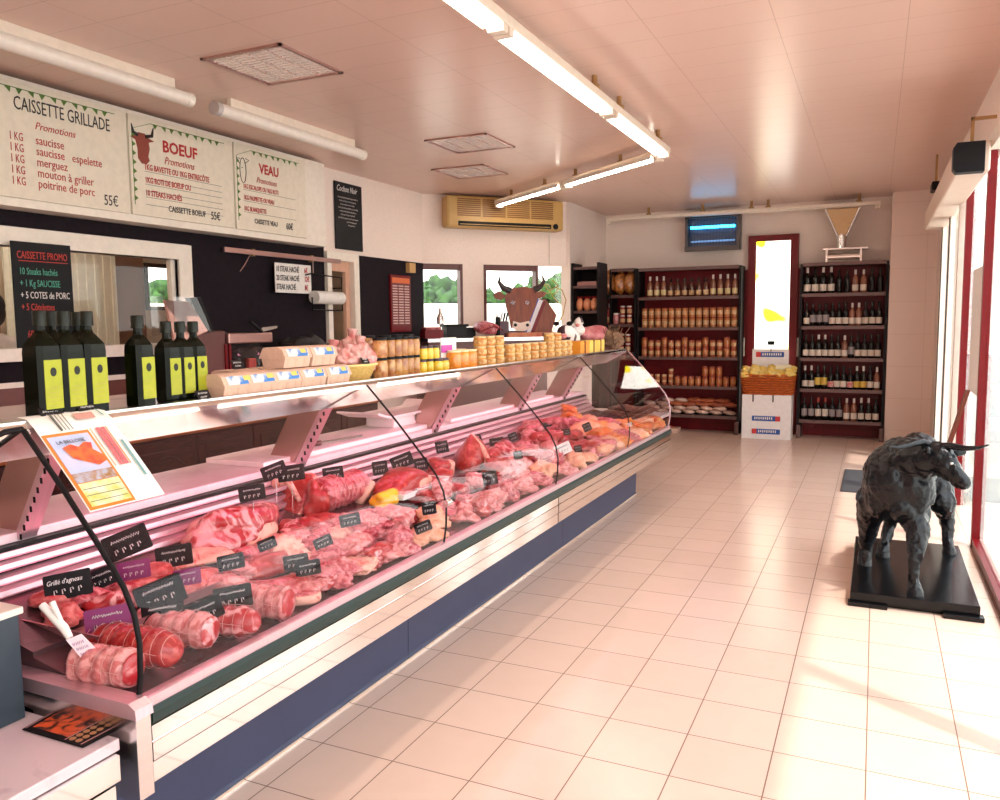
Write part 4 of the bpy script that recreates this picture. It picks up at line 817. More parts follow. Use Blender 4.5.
for i, (px, py, wpx, kd, where) in enumerate(TAGS):
    # the card stands on a pick pushed into the meat below it
    p0 = at(px, py, z=.76 if py < 520 else .74); zt = dz(max(-2.3, min(-1.68, p0.x)))
    hh = .085 if py > 520 else .12
    back = py < 500 and i not in (26, 29, 33, 34, 35, 36)
    for _ in range(0 if back else 6):
        zt = dz(max(-2.3, min(-1.68, p0.x)))+hh; p0 = at(px, py, z=zt)
    if back: p0 = at(px, py, x=-2.2 if px > 260 else -2.12)
    dist = (p0-EYE).dot(FW); W = wpx/806*dist*1.03; Hh = W*.60 if wpx > 15 else W*.9
    rz = .62+rnd.uniform(-.15, .15); tl = -.25
    M = Matrix.Translation(p0) @ Matrix.Rotation(rz, 4, 'Z') @ Matrix.Rotation(tl, 4, 'X') @ Matrix.Rotation(-.12 if i % 3 else -.35, 4, 'Y')
    col = {'k': 'black', 'p': 'purple', 'w': 'white'}[kd]
    t = thing('price_tag', '%s price card %s' % (col, where), 'price tag', tuple(p0), 'price cards in the meat display')
    n_ = 3 if W > .05 else 2
    r_ = Vector((1, 0, 0)); 
    card = MB().prism([(-W/2+.004, -Hh/2), (W/2-.004, -Hh/2), (W/2, -Hh/2+.004), (W/2, Hh/2-.004), (W/2-.004, Hh/2), (-W/2+.004, Hh/2), (-W/2, Hh/2-.004), (-W/2, -Hh/2+.004)], (0, 0, 0), (1, 0, 0), (0, 0, 1), (0, .0012, 0), M=M)
    B('card', card, {'k': m_tag, 'p': m_tagp, 'w': m_tagw}[kd], t)
    a3 = M.to_3x3(); rr = a3 @ Vector((1, 0, 0)); uu = a3 @ Vector((0, 0, 1)); nn = a3 @ Vector((0, -.0015, 0)); mw = m_blacktext if kd == 'w' else m_whitetext
    if i == 2: text("Grill\u00e9 d'agneau", Hh*.26, p0+nn+rr*(-W*.44)+uu*Hh*.10, rr, uu, mw, t, wide=.8, name='writing', sh=.2)
    else: scribble(p0+nn+rr*(-W*.32)+uu*Hh*.14, rr, uu, W*.64, Hh*.13, t, mw, seed=i, th=W*.012)
    g = MB()
    for k in range(4):
        q = p0+nn+rr*(-W*.30+k*W*.17)+uu*(-Hh*.30); g.tube([q, q+uu*Hh*.18, q+uu*Hh*.19+rr*W*.05, q+uu*Hh*.1+rr*W*.06], W*.012, 4)
    B('price_writing', g, mw, t)
    B('pick', MB().tube([p0+a3 @ Vector((0, .003, -Hh/2+.01)), p0+a3 @ Vector((0, .003, -Hh/2+.01))+Vector((0, 0, -max(.02, p0.z-Hh/2-dz(p0.x)-.01)))], .0015, 5), m_steel, t)
# hanging labelled tag with tongs at the near end
t = thing('hanging_label', 'white handwritten label tied with plastic film hanging by the nearest roasts', 'label', tuple(D(80, 640, .1)))
p0, p1, p2 = at(42, 605, x=-1.93), at(64, 628, x=-1.86), at(70, 638, x=-1.84)
B('film_tie', MB().tube([p0, p1, p2], [.010, .012, .009], 6).tube([at(52, 602, x=-1.9), p1], [.008, .006], 6), m_paper, t)
q = [at(66, 640, x=-1.84), at(81, 634, x=-1.82), at(102, 655, x=-1.78), at(84, 662, x=-1.8)]
B('card', MB().add([tuple(a) for a in q]+[tuple(a+Vector((-.001, .002, 0))) for a in q], [(0, 1, 2, 3), (7, 6, 5, 4), (0, 4, 5, 1), (1, 5, 6, 2), (2, 6, 7, 3), (3, 7, 4, 0)]), mat('pinkish_card', (.80, .58, .62), .4), t)
for k in range(3):
    a = q[0].lerp(q[3], .25+.22*k)+Vector((.003, -.003, 0)); b_ = q[1].lerp(q[2], .25+.22*k)+Vector((.003, -.003, 0)); a, b_ = a.lerp(b_, .15), a.lerp(b_, .85)
    B('writing', MB().tube([a.lerp(b_, j/9)+Vector((0, 0, .004*(-1)**j)) for j in range(10)], .001, 4), mat('violet_ink', (.25, .10, .35), .5), t)

# ================================================================ BEHIND THE COUNTER
wb = thing('back_worktop', 'orange wooden worktop on carved dark cabinets along the dark wall', 'worktop', (-4.6, 4, 0))
B('worktop', MB().box(XL+.01, -4.28, .2, 6.5, .80, .84, b=.006), m_worktop, wb)
B('carcass', MB().box(XL+.01, -4.33, .2, 6.5, .05, .80), m_wood, wb)
for i in range(11):
    y_ = .25+i*.565; f_ = B('cabinet_door', MB().box(-4.33, -4.315, y_, y_+.54, .12, .78, b=.006), m_wood, wb)
    B('raised_panel', MB().box(-4.315, -4.305, y_+.07, y_+.47, .19, .71, b=.012), m_wood, f_)
    B('carved_arch', MB().tube([(-4.304, y_+.10+.34*k/12, .58+.09*math.sin(PI*k/12)) for k in range(13)], .006, 5).tube([(-4.304, y_+.15+.24*k/10, .35-.05*math.sin(PI*k/10)) for k in range(11)], .006, 5), m_wood, f_)
    B('pull', MB().tube([(-4.31, y_+.22, .30), (-4.285, y_+.24, .295), (-4.285, y_+.31, .295), (-4.31, y_+.33, .30)], .005, 6), m_steel, f_)
tt = tray(Vector((-4.55, 3.35, .845)), .40, .9, 'tray of red meat on the wooden worktop beyond the oil bottles', m=m_tray)
for i in range(5): lump(Vector((-4.50, 3.02+i*.16, .855)), (.10, .075, .05), .3*i, M_RED, 'red meat chunk in the worktop tray, %s from the camera side' % ORD[i], seed=200+i, sub=3)
tg = thing('glass_tank_cover', 'clear plastic display stand leaning by the hatch', 'display stand', (-4.55, 4.9, .84))
# scale and till cabinet
sc = thing('weighing_till', 'dark weighing till with pale steel tray and red trim behind the egg boxes', 'till', (-4.5, 4.6, .84))
bpy.data.objects.remove(tg)
if 0: wk = thing('work_bench', 'steel work bench behind the serving slab', 'bench', (-3.1, 3.6, 0))
def yb(px, x, z): return along(px, x, z)
xs = -4.40
ya, yc, ye = yb(197, xs, 1.4), yb(226, xs, 1.4), yb(270, xs, 1.4)
m_tillb = mat('maroon_brown_metal', (.13, .04, .035), .35)
B('cabinet', MB().box(xs-.30, xs, ya, yc, .84, at(210, 331, x=xs).z, b=.008), m_tillb, sc)
ZT = at(250, 333, x=xs).z; ZU = at(250, 343, x=xs).z
B('cabinet', MB().box(xs-.30, xs-.10, yc, ye, .84, ZU), m_blackmetal, sc)
B('scale_platter', MB().box(xs-.32, xs+.03, yc, ye, ZU, ZT, b=.008), m_warmsteel, sc)
B('red_trim', MB().box(xs, xs+.012, yc-.02, yc+.0, .86, ZU), m_red, sc); B('red_trim', MB().box(xs, xs+.012, yc+.02, yc+.04, .86, ZU), m_red, sc)
B('glass_jar', MB().box(xs-.06, xs, yc+.12, ye-.06, .84, ZU-.03, b=.02), m_glass, sc); B('red_content', MB().box(xs-.05, xs-.01, yc+.25, ye-.15, .85, ZU-.12, b=.01), mat('dull_red_content', (.45, .05, .04), .5), sc)
kn = thing('butcher_knife', 'dark knife lying across the pale steel scale tray', 'knife', (xs, yc+.3, ZT))
p0, p1 = at(250, 322, x=xs), at(262, 332, x=xs); B('handle', MB().tube([p0, p0.lerp(p1, .5), p1], [.014, .018, .014], 8), m_black, kn)
p2 = at(277, 328, x=xs); B('blade', MB().prism([(0, 0), (1, .0), (1, .25), (0, .5)], p1, (p2-p1), (0, 0, .07), (.004, 0, 0)), m_steel, kn)
# display leaning by the hatch
ts = thing('till_screen', 'tilted till screen with printed pinkish page under clear lid by the hatch', 'till screen', (xs, 3.9, 1.45))
def P3(*a): return [at(px, py, x=xs) for px, py in a]
q = P3((165, 300), (190, 302), (208, 331), (176, 345)); off = Vector((-.02, 0, 0))
def slabq(q, off): return MB().add([tuple(a) for a in q]+[tuple(a+off) for a in q], [(0, 1, 2, 3), (7, 6, 5, 4), (0, 4, 5, 1), (1, 5, 6, 2), (2, 6, 7, 3), (3, 7, 4, 0)])
B('page', slabq(q, off), mat('pink_page', (.75, .38, .32), .4, col2=(.80, .50, .40), scale=16), ts)
B('frame', slabq(P3((190, 298), (201, 297), (214, 331), (207, 333)), Vector((-.05, 0, 0))), m_blackmetal, ts)
B('clear_lid', slabq(P3((150, 296), (196, 297), (212, 333), (152, 336)), Vector((.006, 0, 0))), m_glass, ts)
B('foot', MB().box(xs-.12, xs-.02, yb(180, xs, 1.48), yb(210, xs, 1.48), at(210, 331, x=xs).z-.005, at(210, 329, x=xs).z), m_blackmetal, ts)
# cutting board, white counter scale, knives on the slab
B('cutting_board', MB().box(-2.78, -2.44, 2.75, 4.35, .915, .94, b=.004), m_board, None, 'long white cutting board on the serving slab', 'cutting board')
B('cutting_board', MB().box(-2.78, -2.44, 4.5, 6.3, .915, .935, b=.004), m_board, None, 'second white cutting board at the far half of the slab', 'cutting board')
ws = thing('counter_scale', 'white counter scale with flared tray standing on the long cutting board', 'scale', (-2.62, 4.15, .94))
ws.location.z = .94
B('base', MB().box(-2.72, -2.52, 3.95, 4.34, .94, 1.01, b=.01), m_board, ws)
B('tray', MB().prism([(3.72, 1.045), (3.84, 1.01), (4.42, 1.01), (4.50, 1.055), (4.48, 1.06), (4.41, 1.022), (3.85, 1.022), (3.73, 1.055)], (-2.76, 0, 0), (0, 1, 0), (0, 0, 1), (.28, 0, 0)), m_board, ws)
B('vent', MB().box(-2.52, -2.517, 4.18, 4.30, .96, .995), m_line, ws)
kn = thing('butcher_knife', 'long knife with reddish handle lying on the long cutting board', 'knife', (-2.55, 3.5, .94))
B('handle', MB().tube([(-2.56, 3.02, .955), (-2.54, 3.10, .958), (-2.52, 3.26, .953)], [.014, .017, .013], 8), m_tillb, kn)
B('blade', MB().prism([(0, -.002), (.30, -.002), (.34, .03), (0, .035)], (-2.52, 3.26, .950), (.15, 1, 0), (-1, 0, 0), (0, 0, .003)), m_steel, kn)
# crumpled towel / carcass pieces behind the eggs
lump(Vector((-4.5, along(305, -4.5, 1.3), 1.20)), (.13, .30, .14), .2, m_blackmetal, 'dark crumpled apron heap on the bench behind the egg boxes', 'apron', cat='apron', seed=210, amp=.4, amp2=.2)
B('apron_stand', MB().box(-4.75, -4.35, along(272, -4.4, 1.2), along(325, -4.4, 1.2), .84, 1.20, b=.01), m_tillb, None, 'maroon brown equipment box behind the egg boxes', 'equipment box')
bb = thing('steel_rim_tub', 'maroon steel tub behind the pink sweet bags', 'tub', (-4.5, 6.2, .84))
B('body', MB().box(-4.8, -4.40, 5.95, 6.45, .84, 1.36, b=.01), m_tillb, bb); B('rim', MB().box(-4.82, -4.38, 5.93, 6.47, 1.36, 1.375, b=.004), m_steel, bb)
# unit under the diagonal windows with odd things on it
mb = MB(); dbox(mb, .0, 1.5, .02, .62, 0, 1.33); uc = thing('window_cabinet', 'pinkish cabinet under the diagonal windows', 'cabinet', tuple(dg(1.05, .3, 0))); B('body', mb, m_tillb, uc); mb = MB(); dbox(mb, 1.5, 2.12, .02, .62, 0, 1.33); B('body', mb, m_wall, uc)
mb = MB(); dbox(mb, -.02, 2.13, .0, .66, 1.33, 1.37); B('worktop', mb, m_steel, uc)
def dthing(name, s_, n_, label, cat, builder):
    t = thing(name, label, cat, tuple(dg(s_, n_, 1.37))); builder(t, s_, n_); return t
def red_box(t, s_, n_): mb = MB(); dbox(mb, s_-.12, s_+.10, n_-.1, n_+.1, 1.37, 1.47); B('body', mb, m_red, t); mb = MB(); dbox(mb, s_-.10, s_+.08, n_-.08, n_+.08, 1.47, 1.50); B('lid', mb, M_RED, t)
dthing('red_box', .14, .35, 'red box on the cabinet under the narrow window', 'box', red_box)
def blk(t, s_, n_):
    mb = MB(); dbox(mb, s_-.12, s_+.12, n_-.1, n_+.1, 1.37, 1.50); B('body', mb, m_blackmetal, t); mb = MB(); dbox(mb, s_-.14, s_+.14, n_-.12, n_+.12, 1.50, 1.53); B('lid', mb, m_black, t)
    B('bottle_neck', MB().lathe([(.04, 1.53), (.045, 1.60), (.02, 1.66), (.015, 1.72)], tuple(dg(s_-.17, n_)), 14), m_steel, t)
dthing('coffee_machine', .42, .32, 'black squat machine with grey flask under the narrow window', 'machine', blk)
def sm(t, s_, n_): mb = MB(); dbox(mb, s_-.06, s_+.06, n_-.06, n_+.06, 1.37, 1.49); B('body', mb, m_black, t); mb = MB(); dbox(mb, s_-.065, s_+.065, n_-.065, n_+.065, 1.49, 1.50); B('lid', mb, m_steel, t)
dthing('black_canister', .62, .30, 'small black canister near the edge of the narrow window', 'canister', sm)
def pk(t, s_, n_): B('ham', MB().blob(dg(s_, n_, 1.47), (.16, .12, .10), 5, .2), M_PINK, t); B('netting', MB().tube([dg(s_-.15, n_+.10, 1.44), dg(s_, n_+.14, 1.50), dg(s_+.15, n_+.10, 1.45)], .006, 6), m_red, t)
dthing('wrapped_ham', .82, .45, 'pink wrapped ham on the cabinet between the windows', 'ham', pk)
def knb(t, s_, n_):
    mb = MB(); dbox(mb, s_-.05, s_+.07, n_-.07, n_+.07, 1.37, 1.56); B('block', mb, mat('violet_brown_wood', (.08, .02, .04), .4), t)
    for k in range(3): B('knife_handle', MB().tube([dg(s_-.02+.035*k, n_+.02, 1.55), dg(s_-.01+.035*k, n_+.06, 1.66)], .012, 6), m_black if k else m_paper, t)
dthing('knife_block', 1.02, .35, 'violet brown knife block before the cow head window edge', 'knife block', knb)
def vas(t, s_, n_): B('tin', MB().lathe([(.03, 0), (.03, .22), (.026, .24)], tuple(dg(s_, n_, 1.37)), 14), m_black, t); B('cap', MB().lathe([(.02, .24), (.02, .27)], tuple(dg(s_, n_, 1.37)), 12), m_steel, t)
dthing('black_bottle', .90, .52, 'slim black bottle before the pinkish wall between windows', 'bottle', vas)
def rbx(t, s_, n_):
    mb = MB(); dbox(mb, s_-.55, s_+.45, n_-.08, n_+.08, 1.37, 1.42); B('box', mb, mat('orange_red_carton', (.52, .10, .05), .45, col2=(.62, .26, .10), scale=14), t)
    mb = MB(); dbox(mb, s_-.1, s_+.45, n_+.08, n_+.085, 1.375, 1.41); B('label_strip', mb, m_red, t)
dthing('carton_row', 1.60, .42, 'long orange red carton under the cow head', 'carton', rbx)

# the painted cow head cut-out before the window
ch = thing('cow_head_sign', 'brown painted cow head cut-out with tricolour sash before the window', 'sign', (0, 0, 0))
ch.location = tuple(dg(1.45, .30, 1.46))
CO = dg(0, .30, 0); cR = tuple(DD); 
def cpt(px, py):
    d = FW+(px-500)/806*RT-(py-400)/806*UP; t = (CO-EYE).dot(DN)/d.dot(DN); q = EYE+t*d; return ((q-CO).dot(DD), q.z)
def cpoly(pp, n0, n1): return MB().prism([cpt(*a) for a in pp], tuple(CO+DN*n0), cR, (0, 0, 1), tuple(DN*(n1-n0)))
m_cow = mat('cow_brown', (.26, .055, .015), .45, col2=(.17, .03, .012), scale=5, stretch=(6, 6, 1), bump=.3)
B('neck', cpoly([(533, 300), (545, 299), (556, 315), (550, 335), (524, 336), (520, 330)], 0, .02), m_cow, ch)
B('sash', cpoly([(537, 299), (543, 301), (530, 334), (524, 334)], .02, .024), mat('white_band', (.80, .76, .80), .5), ch)
B('sash', cpoly([(535, 299), (538, 299), (525, 334), (522, 334)], .02, .026), mat('blue_band', (.06, .08, .35), .5), ch)
B('sash', cpoly([(542, 301), (545, 302), (533, 334), (529, 334)], .02, .026), m_red, ch)
B('face', cpoly([(506, 292), (512, 288), (524, 287), (533, 289), (536, 296), (534, 306), (529, 318), (526, 328), (510, 328), (508, 318), (505, 306), (504, 298)], .02, .05), m_cow, ch)
B('muzzle', cpoly([(511, 321), (518, 323), (527, 321), (528, 327), (523, 331), (515, 331), (510, 327)], .05, .07), mat('cow_muzzle', (.80, .66, .58), .5), ch)
for a in ((513, 325), (525, 325)): u, v = cpt(*a); B('nostril', cpoly([(a[0]+1.7*math.cos(k), a[1]+1.7*math.sin(k)) for k in [j*.785 for j in range(8)]], .07, .073), m_black, ch)
for a in ((511, 303), (525, 303)): B('eye', cpoly([(a[0]-3, a[1]), (a[0], a[1]-2.4), (a[0]+3, a[1]-1.2), (a[0]+1, a[1]+2)], .05, .055), mat('cow_eye', (.10, .05, .06), .2, col2=(.5, .35, .35), scale=60), ch)
B('ear', cpoly([(505, 296), (499, 291), (493, 294), (495, 299), (501, 300)], .0, .02), m_cow, ch); B('ear', cpoly([(534, 293), (541, 291), (546, 293), (543, 297), (536, 299)], .0, .02), m_cow, ch)
def hornp(pts, rr): return MB().tube([CO+DD*cpt(*a)[0]+Vector((0, 0, cpt(*a)[1]))+DN*.03 for a in pts], rr, 8)
m_horn = mat('dark_horn', (.05, .03, .03), .35)
B('horn', hornp([(509, 291), (502, 288), (498, 282), (499, 276)], [.045, .036, .022, .004]), m_horn, ch); B('horn', hornp([(532, 290), (539, 287), (543, 281), (541, 275)], [.045, .036, .022, .004]), m_horn, ch)
B('support', MB().add([], []).tube([CO+DD*cpt(535, 330)[0]+DN*-.01+Vector((0, 0, 1.37)), CO+DD*cpt(535, 330)[0]+DN*-.01+Vector((0, 0, 1.75))], .012, 6), m_blackmetal, ch)
rg = thing('decor_ring_plant', 'thin dark curling twig beside the cow head', 'twig decoration', tuple(dg(1.9, .2, 1.37)))
B('twig', MB().tube([CO+DD*cpt(*a)[0]+Vector((0, 0, cpt(*a)[1])) for a in ((552, 332), (556, 326), (563, 315), (566, 300), (562, 290), (556, 287), (550, 290), (552, 295), (557, 292), (558, 285), (552, 280))], .007, 6), m_curl, rg)

# ================================================================ THINGS ON THE TOP SHELF
ZS = 1.297
# oil bottles
m_oil = mat('dark_oil_glass', (.004, .005, .002), .12, spec=.12); m_lab = mat('yellow_green_label', (.38, .40, .006), .5, col2=(.32, .35, .006), scale=30); m_cap = mat('bottle_capsule', (.008, .010, .005), .4, spec=.3)
def oil_bottle(h, w_):
    t = thing('oil_bottle', 'x', 'bottle', (0, 0, 0), 'square olive oil bottles on the counter shelf'); r = w_/2
    b = MB(); n = 4; c_ = .012
    def ring(k, z): a = r*k; e = min(c_, a*.5); return [(a, -a+e, z), (a, a-e, z), (a-e, a, z), (-a+e, a, z), (-a, a-e, z), (-a, -a+e, z), (-a+e, -a, z), (a-e, -a, z)]
    def circ(q, z): return [(q*math.cos(PI*(j*2-1)/8+.0), q*math.sin(PI*(j*2-1)/8), z) for j in range(8)]
    rows = [ring(.92, 0), ring(1, .008), ring(1, h*.62), ring(.96, h*.68), circ(r*.80, h*.745), circ(r*.45, h*.79), circ(.0135, h*.82), circ(.0135, h*.93)]
    v = [p for q in rows for p in q]; b.add(v, [(j*8+i, j*8+(i+1) % 8, (j+1)*8+(i+1) % 8, (j+1)*8+i) for j in range(len(rows)-1) for i in range(8)]+[tuple(range(7, -1, -1))])
    B('glass_body', b, m_oil, t); B('capsule', MB().lathe([(.0175, h*.86), (.0175, h*.985), (.016, h)], n=14), m_cap, t)
    lb = B('label', MB().box(r, r+.0015, -r*.72, r*.72, h*.10, h*.55), m_lab, t)
    B('emblem', MB().lathe([(.0095, 0), (.0095, .001)], n=14, M=Matrix.Translation((r+.0015, 0, h*.44)) @ Matrix.Rotation(PI/2, 4, 'Y') @ Matrix.Diagonal((1.3, 1, 1, 1))), m_cap, lb)
    g = MB()
    for i in range(5): g.box(r+.0015, r+.002, -r*.5, r*.5, h*(.13+.04*i), h*(.133+.04*i))
    B('fine_print', g, m_gold, lb); return t
P1 = proto(oil_bottle(.295, .076)); P2 = proto(oil_bottle(.265, .066))
for px, x, nm in ((42, -2.055, 'big dark square oil bottle in front, nearest the camera'), (66, -2.06, 'big dark square oil bottle, second along the front of shelf'), (89, -2.065, 'big dark square oil bottle, third along with its neck against the cream curtain'), (53, -2.16, 'big dark oil bottle half hidden behind the nearest one'), (80, -2.18, 'big dark oil bottle hidden behind the second one'), ):
    P1((x, along(px, x, 1.45), ZS), nm, rz=.08)
for px, x, nm in ((139, -2.06, 'smaller dark oil bottle, nearest of the far bottle group'), (167, -2.10, 'smaller dark oil bottle, second of the far group'), (181, -2.105, 'smaller dark oil bottle, third of the far group'), (194, -2.13, 'smaller dark oil bottle next to the egg boxes')):
    P2((x, along(px, x, 1.45), ZS), nm, rz=.08, sc=1.07 if px < 150 else 1)
def shelf_tag(px, x, label, w_=.065, z=ZS, sd=0, rz=.1):
    y = along(px, x, z); M = Matrix.Translation((x, y, z)) @ Matrix.Rotation(rz, 4, 'Z') @ Matrix.Rotation(-.5, 4, 'Y')
    t = thing('price_tag', label, 'price tag', (x, y, z), 'small black price cards on the counter shelf')
    B('card', MB().box(-.001, .001, -w_/2, w_/2, .001, w_*.6, M), m_tag, t); a3 = M.to_3x3(); nn = a3 @ Vector((.0015, 0, 0))
    scribble(M @ Vector((.0018, -w_*.36, w_*.36)), a3 @ Vector((0, 1, 0)), a3 @ Vector((0, 0, 1)), w_*.7, w_*.12, t, m_whitetext, seed=sd, th=.0008)
    scribble(M @ Vector((.0018, -w_*.30, w_*.14)), a3 @ Vector((0, 1, 0)), a3 @ Vector((0, 0, 1)), w_*.5, w_*.14, t, m_whitetext, seed=sd+1, th=.0009)
for i, (px, x, lb) in enumerate(((54, -2.005, 'small black price card at the foot of the nearest oil bottle'), (91, -2.01, 'small black price card before the third big oil bottle'), (206, -2.03, 'small black price card between last oil bottle and egg box'))): shelf_tag(px, x, lb, sd=i*3)
shelf_tag(240, -2.17, 'small black price card standing on the first egg box lid', z=ZS+.085, sd=20)
# egg boxes
m_pulp = mat('beige_paper_pulp', (.68, .44, .33), .8, bump=.6, scale=60); m_bluel = mat('blue_egg_label', (.04, .20, .55), .5, col2=(.66, .66, .66), scale=16, lo=.45, hi=.55)
def egg_box(n_=3):
    L = .052*n_; t = thing('egg_box', 'x', 'egg box', (0, 0, 0), 'egg boxes on the counter shelf'); g = MB()
    g.prism([(-.048, 0), (.048, 0), (.057, .036), (-.057, .036)], (0, -L/2, 0), (1, 0, 0), (0, 0, 1), (0, L, 0))
    for i in range(n_):
        for s_ in (-1, 1): g.lathe([(.018, .0), (.027, .036)], (s_*.036, -L/2+.026+.052*i, 0), 10)
    B('cups', g, m_pulp, t)
    g = MB().prism([(-.062, .036), (.062, .036), (.062, .042), (.046, .074), (.03, .080), (-.03, .080), (-.046, .074), (-.062, .042)], (0, -L/2-.006, 0), (1, 0, 0), (0, 0, 1), (0, L+.012, 0)); B('lid', g, m_pulp, t)
    lb = B('label', MB().add([(.0475, -L*.40, .0725), (.0475, L*.40, .0725), (.0618, L*.40, .0435), (.0618, -L*.40, .0435)], [(3, 2, 1, 0)]).add([(.049, -L*.40, .0728), (.049, L*.40, .0728), (.0633, L*.40, .0438), (.0633, -L*.40, .0438)], [(3, 2, 1, 0)]), m_bluel, t)
    B('egg_picture', MB().add([(.0498, L*.12, .0722), (.0498, L*.34, .0722), (.058, L*.34, .056), (.058, L*.12, .056)], [(3, 2, 1, 0)]), m_YEL_, lb); return t
m_YEL_ = mat('golden_print', (.82, .55, .12), .5)
E1 = proto(egg_box(3))
for px, x, z, lb in ((228, -2.08, 0, 'egg box at the near end of the bottom row beside oil bottle'), (252, -2.08, 0, 'egg box second from the oil bottles in the bottom row'), (277, -2.08, 0, 'egg box third from the oil bottles in the bottom row'), (303, -2.08, 0, 'egg box fourth in the bottom row with blue label'), (328, -2.08, 0, 'egg box next to the yellow basket'),
        (237, -2.24, 0, 'egg box behind the near end of the bottom row'), (287, -2.10, .084, 'egg box nearest the scale in the top layer'), (314, -2.10, .084, 'egg box in the top layer nearest the pink bags'), (268, -2.24, .0, 'egg box hidden behind the second one')):
    E1((x, along(px, x, ZS+.04), ZS+z), lb, rz=.02)
# basket of pink bags
bk = thing('yellow_basket', 'shallow yellow woven basket holding bags of pink meringues', 'basket', (-2.12, along(355, -2.12, ZS), ZS)); by = along(355, -2.12, ZS)
M = Matrix.Translation((-2.12, by, ZS)) @ Matrix.Diagonal((.8, 1.35, 1, 1))
pr = [(.065, 0), (.075, .02), (.092, .055), (.100, .068), (.095, .068), (.086, .05), (.07, .018), (.0, .010)]
B('weave', MB().lathe(pr, n=40, M=M), mat('yellow_wicker', (.72, .48, .14), .6, col2=(.50, .30, .07), scale=8, stretch=(8, 8, 60), bump=.8), bk)
B('rim', MB().tube([M @ Vector((.099*math.cos(a*PI/12), .099*math.sin(a*PI/12), .068)) for a in range(25)], .006, 6), mat('yellow_cane', (.80, .62, .24), .5), bk)
m_bag = mat('pink_bagged_sweets', (.56, .16, .15), .25, col2=(.80, .50, .46), scale=22, bump=1, coat=.6, rand=1)
for i, (px, x, r, z) in enumerate(((333, -2.20, .062, .085), (347, -2.14, .055, .075), (360, -2.12, .065, .095), (352, -2.21, .07, .12), (370, -2.16, .05, .07))):
    y_ = along(px, x, ZS+.1); B('meringue_bag', MB().blob((x, y_, ZS+z), (r*.9, r, r), 220+i, .3, amp2=.25, sub=4, flat=-1).tube([(x, y_, ZS+z+r*.8), (x, y_+.01, ZS+z+r*1.5)], [.012, .026], 8), m_bag, None, 'clear bag of pink meringues in the yellow basket, %s from the egg boxes' % ORD[i], 'bag', 'bags of pink meringues')
shelf_tag(367, -2.06, 'black price card standing before the last pink bag', z=ZS+.07, w_=.06, sd=31)
# tall glass jars in two tiers
def jar(name, r, h, cm, lidm, lidh=.018, band=None, lab=None):
    t = thing(name, 'x', 'jar', (0, 0, 0))
    B('content', MB().lathe([(r*.9, 0), (r, .006), (r, h-lidh-.012), (r*.86, h-lidh)], n=16), cm, t); B('lid', MB().lathe([(r*.92, h-lidh), (r*.95, h-.003), (r*.88, h)], n=16), lidm, t)
    if lab: B('label', MB().lathe([(r*1.01, h*.22), (r*1.01, h*.62)], n=16), lab, t)
    return t
m_speck = mat('preserved_meat_jar', (.36, .11, .03), .2, col2=(.66, .36, .14), scale=34, coat=.4, rand=1); m_tanj = mat('tan_preserve_jar', (.58, .30, .08), .2, col2=(.32, .10, .03), scale=20, coat=.4, rand=1)
J1 = proto(jar('preserve_jar', .036, .092, m_speck, m_black, .012)); J2 = proto(jar('preserve_jar', .026, .092, m_tanj, m_black, .012))
for tier in (0, 1):
    for i, (px, x) in enumerate(((380, -2.09), (390, -2.10), (397, -2.10), (403, -2.10), (409, -2.10), (415, -2.10))):
        (J1 if i == 0 else J2)((x, along(px, x, ZS+.1), ZS+tier*.093), '%s speckled preserve jar, %s tier, %s past the yellow basket' % ('wide' if i == 0 else 'slim', 'upper' if tier else 'lower', ORD[i]), group='tall preserve jars in two tiers')
for i, (px, x) in enumerate(((357, -2.30), (368, -2.30), (384, -2.26), (396, -2.27), (407, -2.27))): J1((x, along(px, x, ZS+.2), ZS+.10), 'black lidded preserve jar behind the two tiers, %s from the pink bags' % ORD[i], group='tall preserve jars in two tiers')
B('jar_riser', MB().box(-2.36, -2.20, along(350, -2.3, ZS+.2), along(416, -2.3, ZS+.2), ZS, ZS+.10, b=.004), m_black, None, 'low black riser box under the back row of preserve jars', 'riser')
m_mus = mat('yellow_mustard_jar', (.80, .56, .04), .2, coat=.4, rand=1, col2=(.74, .46, .03)); m_dkl = mat('dark_violet_lid', (.05, .02, .03), .35)
J3 = proto(jar('mustard_jar', .025, .066, m_mus, m_dkl, .012)); J4 = proto(jar('mustard_jar', .034, .064, m_mus, m_dkl, .012)); m_wl = mat('pale_yellow_print', (.84, .76, .44), .5)
for tier in (0, 1):
    for i, px in enumerate((423, 429, 435) if tier else (422, 429)): J3((-2.09, along(px, -2.09, ZS+.05), ZS+tier*.068), 'small yellow mustard jar with dark lid, %s tier, %s past the tall jars' % ('upper' if tier else 'lower', ORD[i]), group='small yellow mustard jars')
for i, px in enumerate((437, 443)): J4((-2.09, along(px, -2.09, ZS+.05), ZS), 'squat yellow mustard jar in the lower tier, %s past the small ones' % ORD[i], group='squat mustard jars')
m_amb = mat('amber_jam_jar', (.80, .34, .04), .15, coat=.5, rand=1, col2=(.70, .20, .02)); J5 = proto(jar('jam_jar', .042, .10, m_amb, m_wl, .01))
for i, px in enumerate((454, 462, 470)): J5((-2.09, along(px, -2.09, ZS+.05), ZS), 'amber jam jar with pale lid, %s past the leaning leaflet' % ORD[i], group='amber jam jars')
J5((-2.18, along(460, -2.18, ZS+.05), ZS), 'amber jam jar standing behind the front ones'); 
lf = thing('leaning_leaflet', 'white and purple folded leaflet leaning before the jam jars', 'leaflet', (-2.1, along(447, -2.1, ZS), ZS))
ya, yb_ = along(442, -2.12, ZS+.1), along(452, -2.12, ZS+.1)
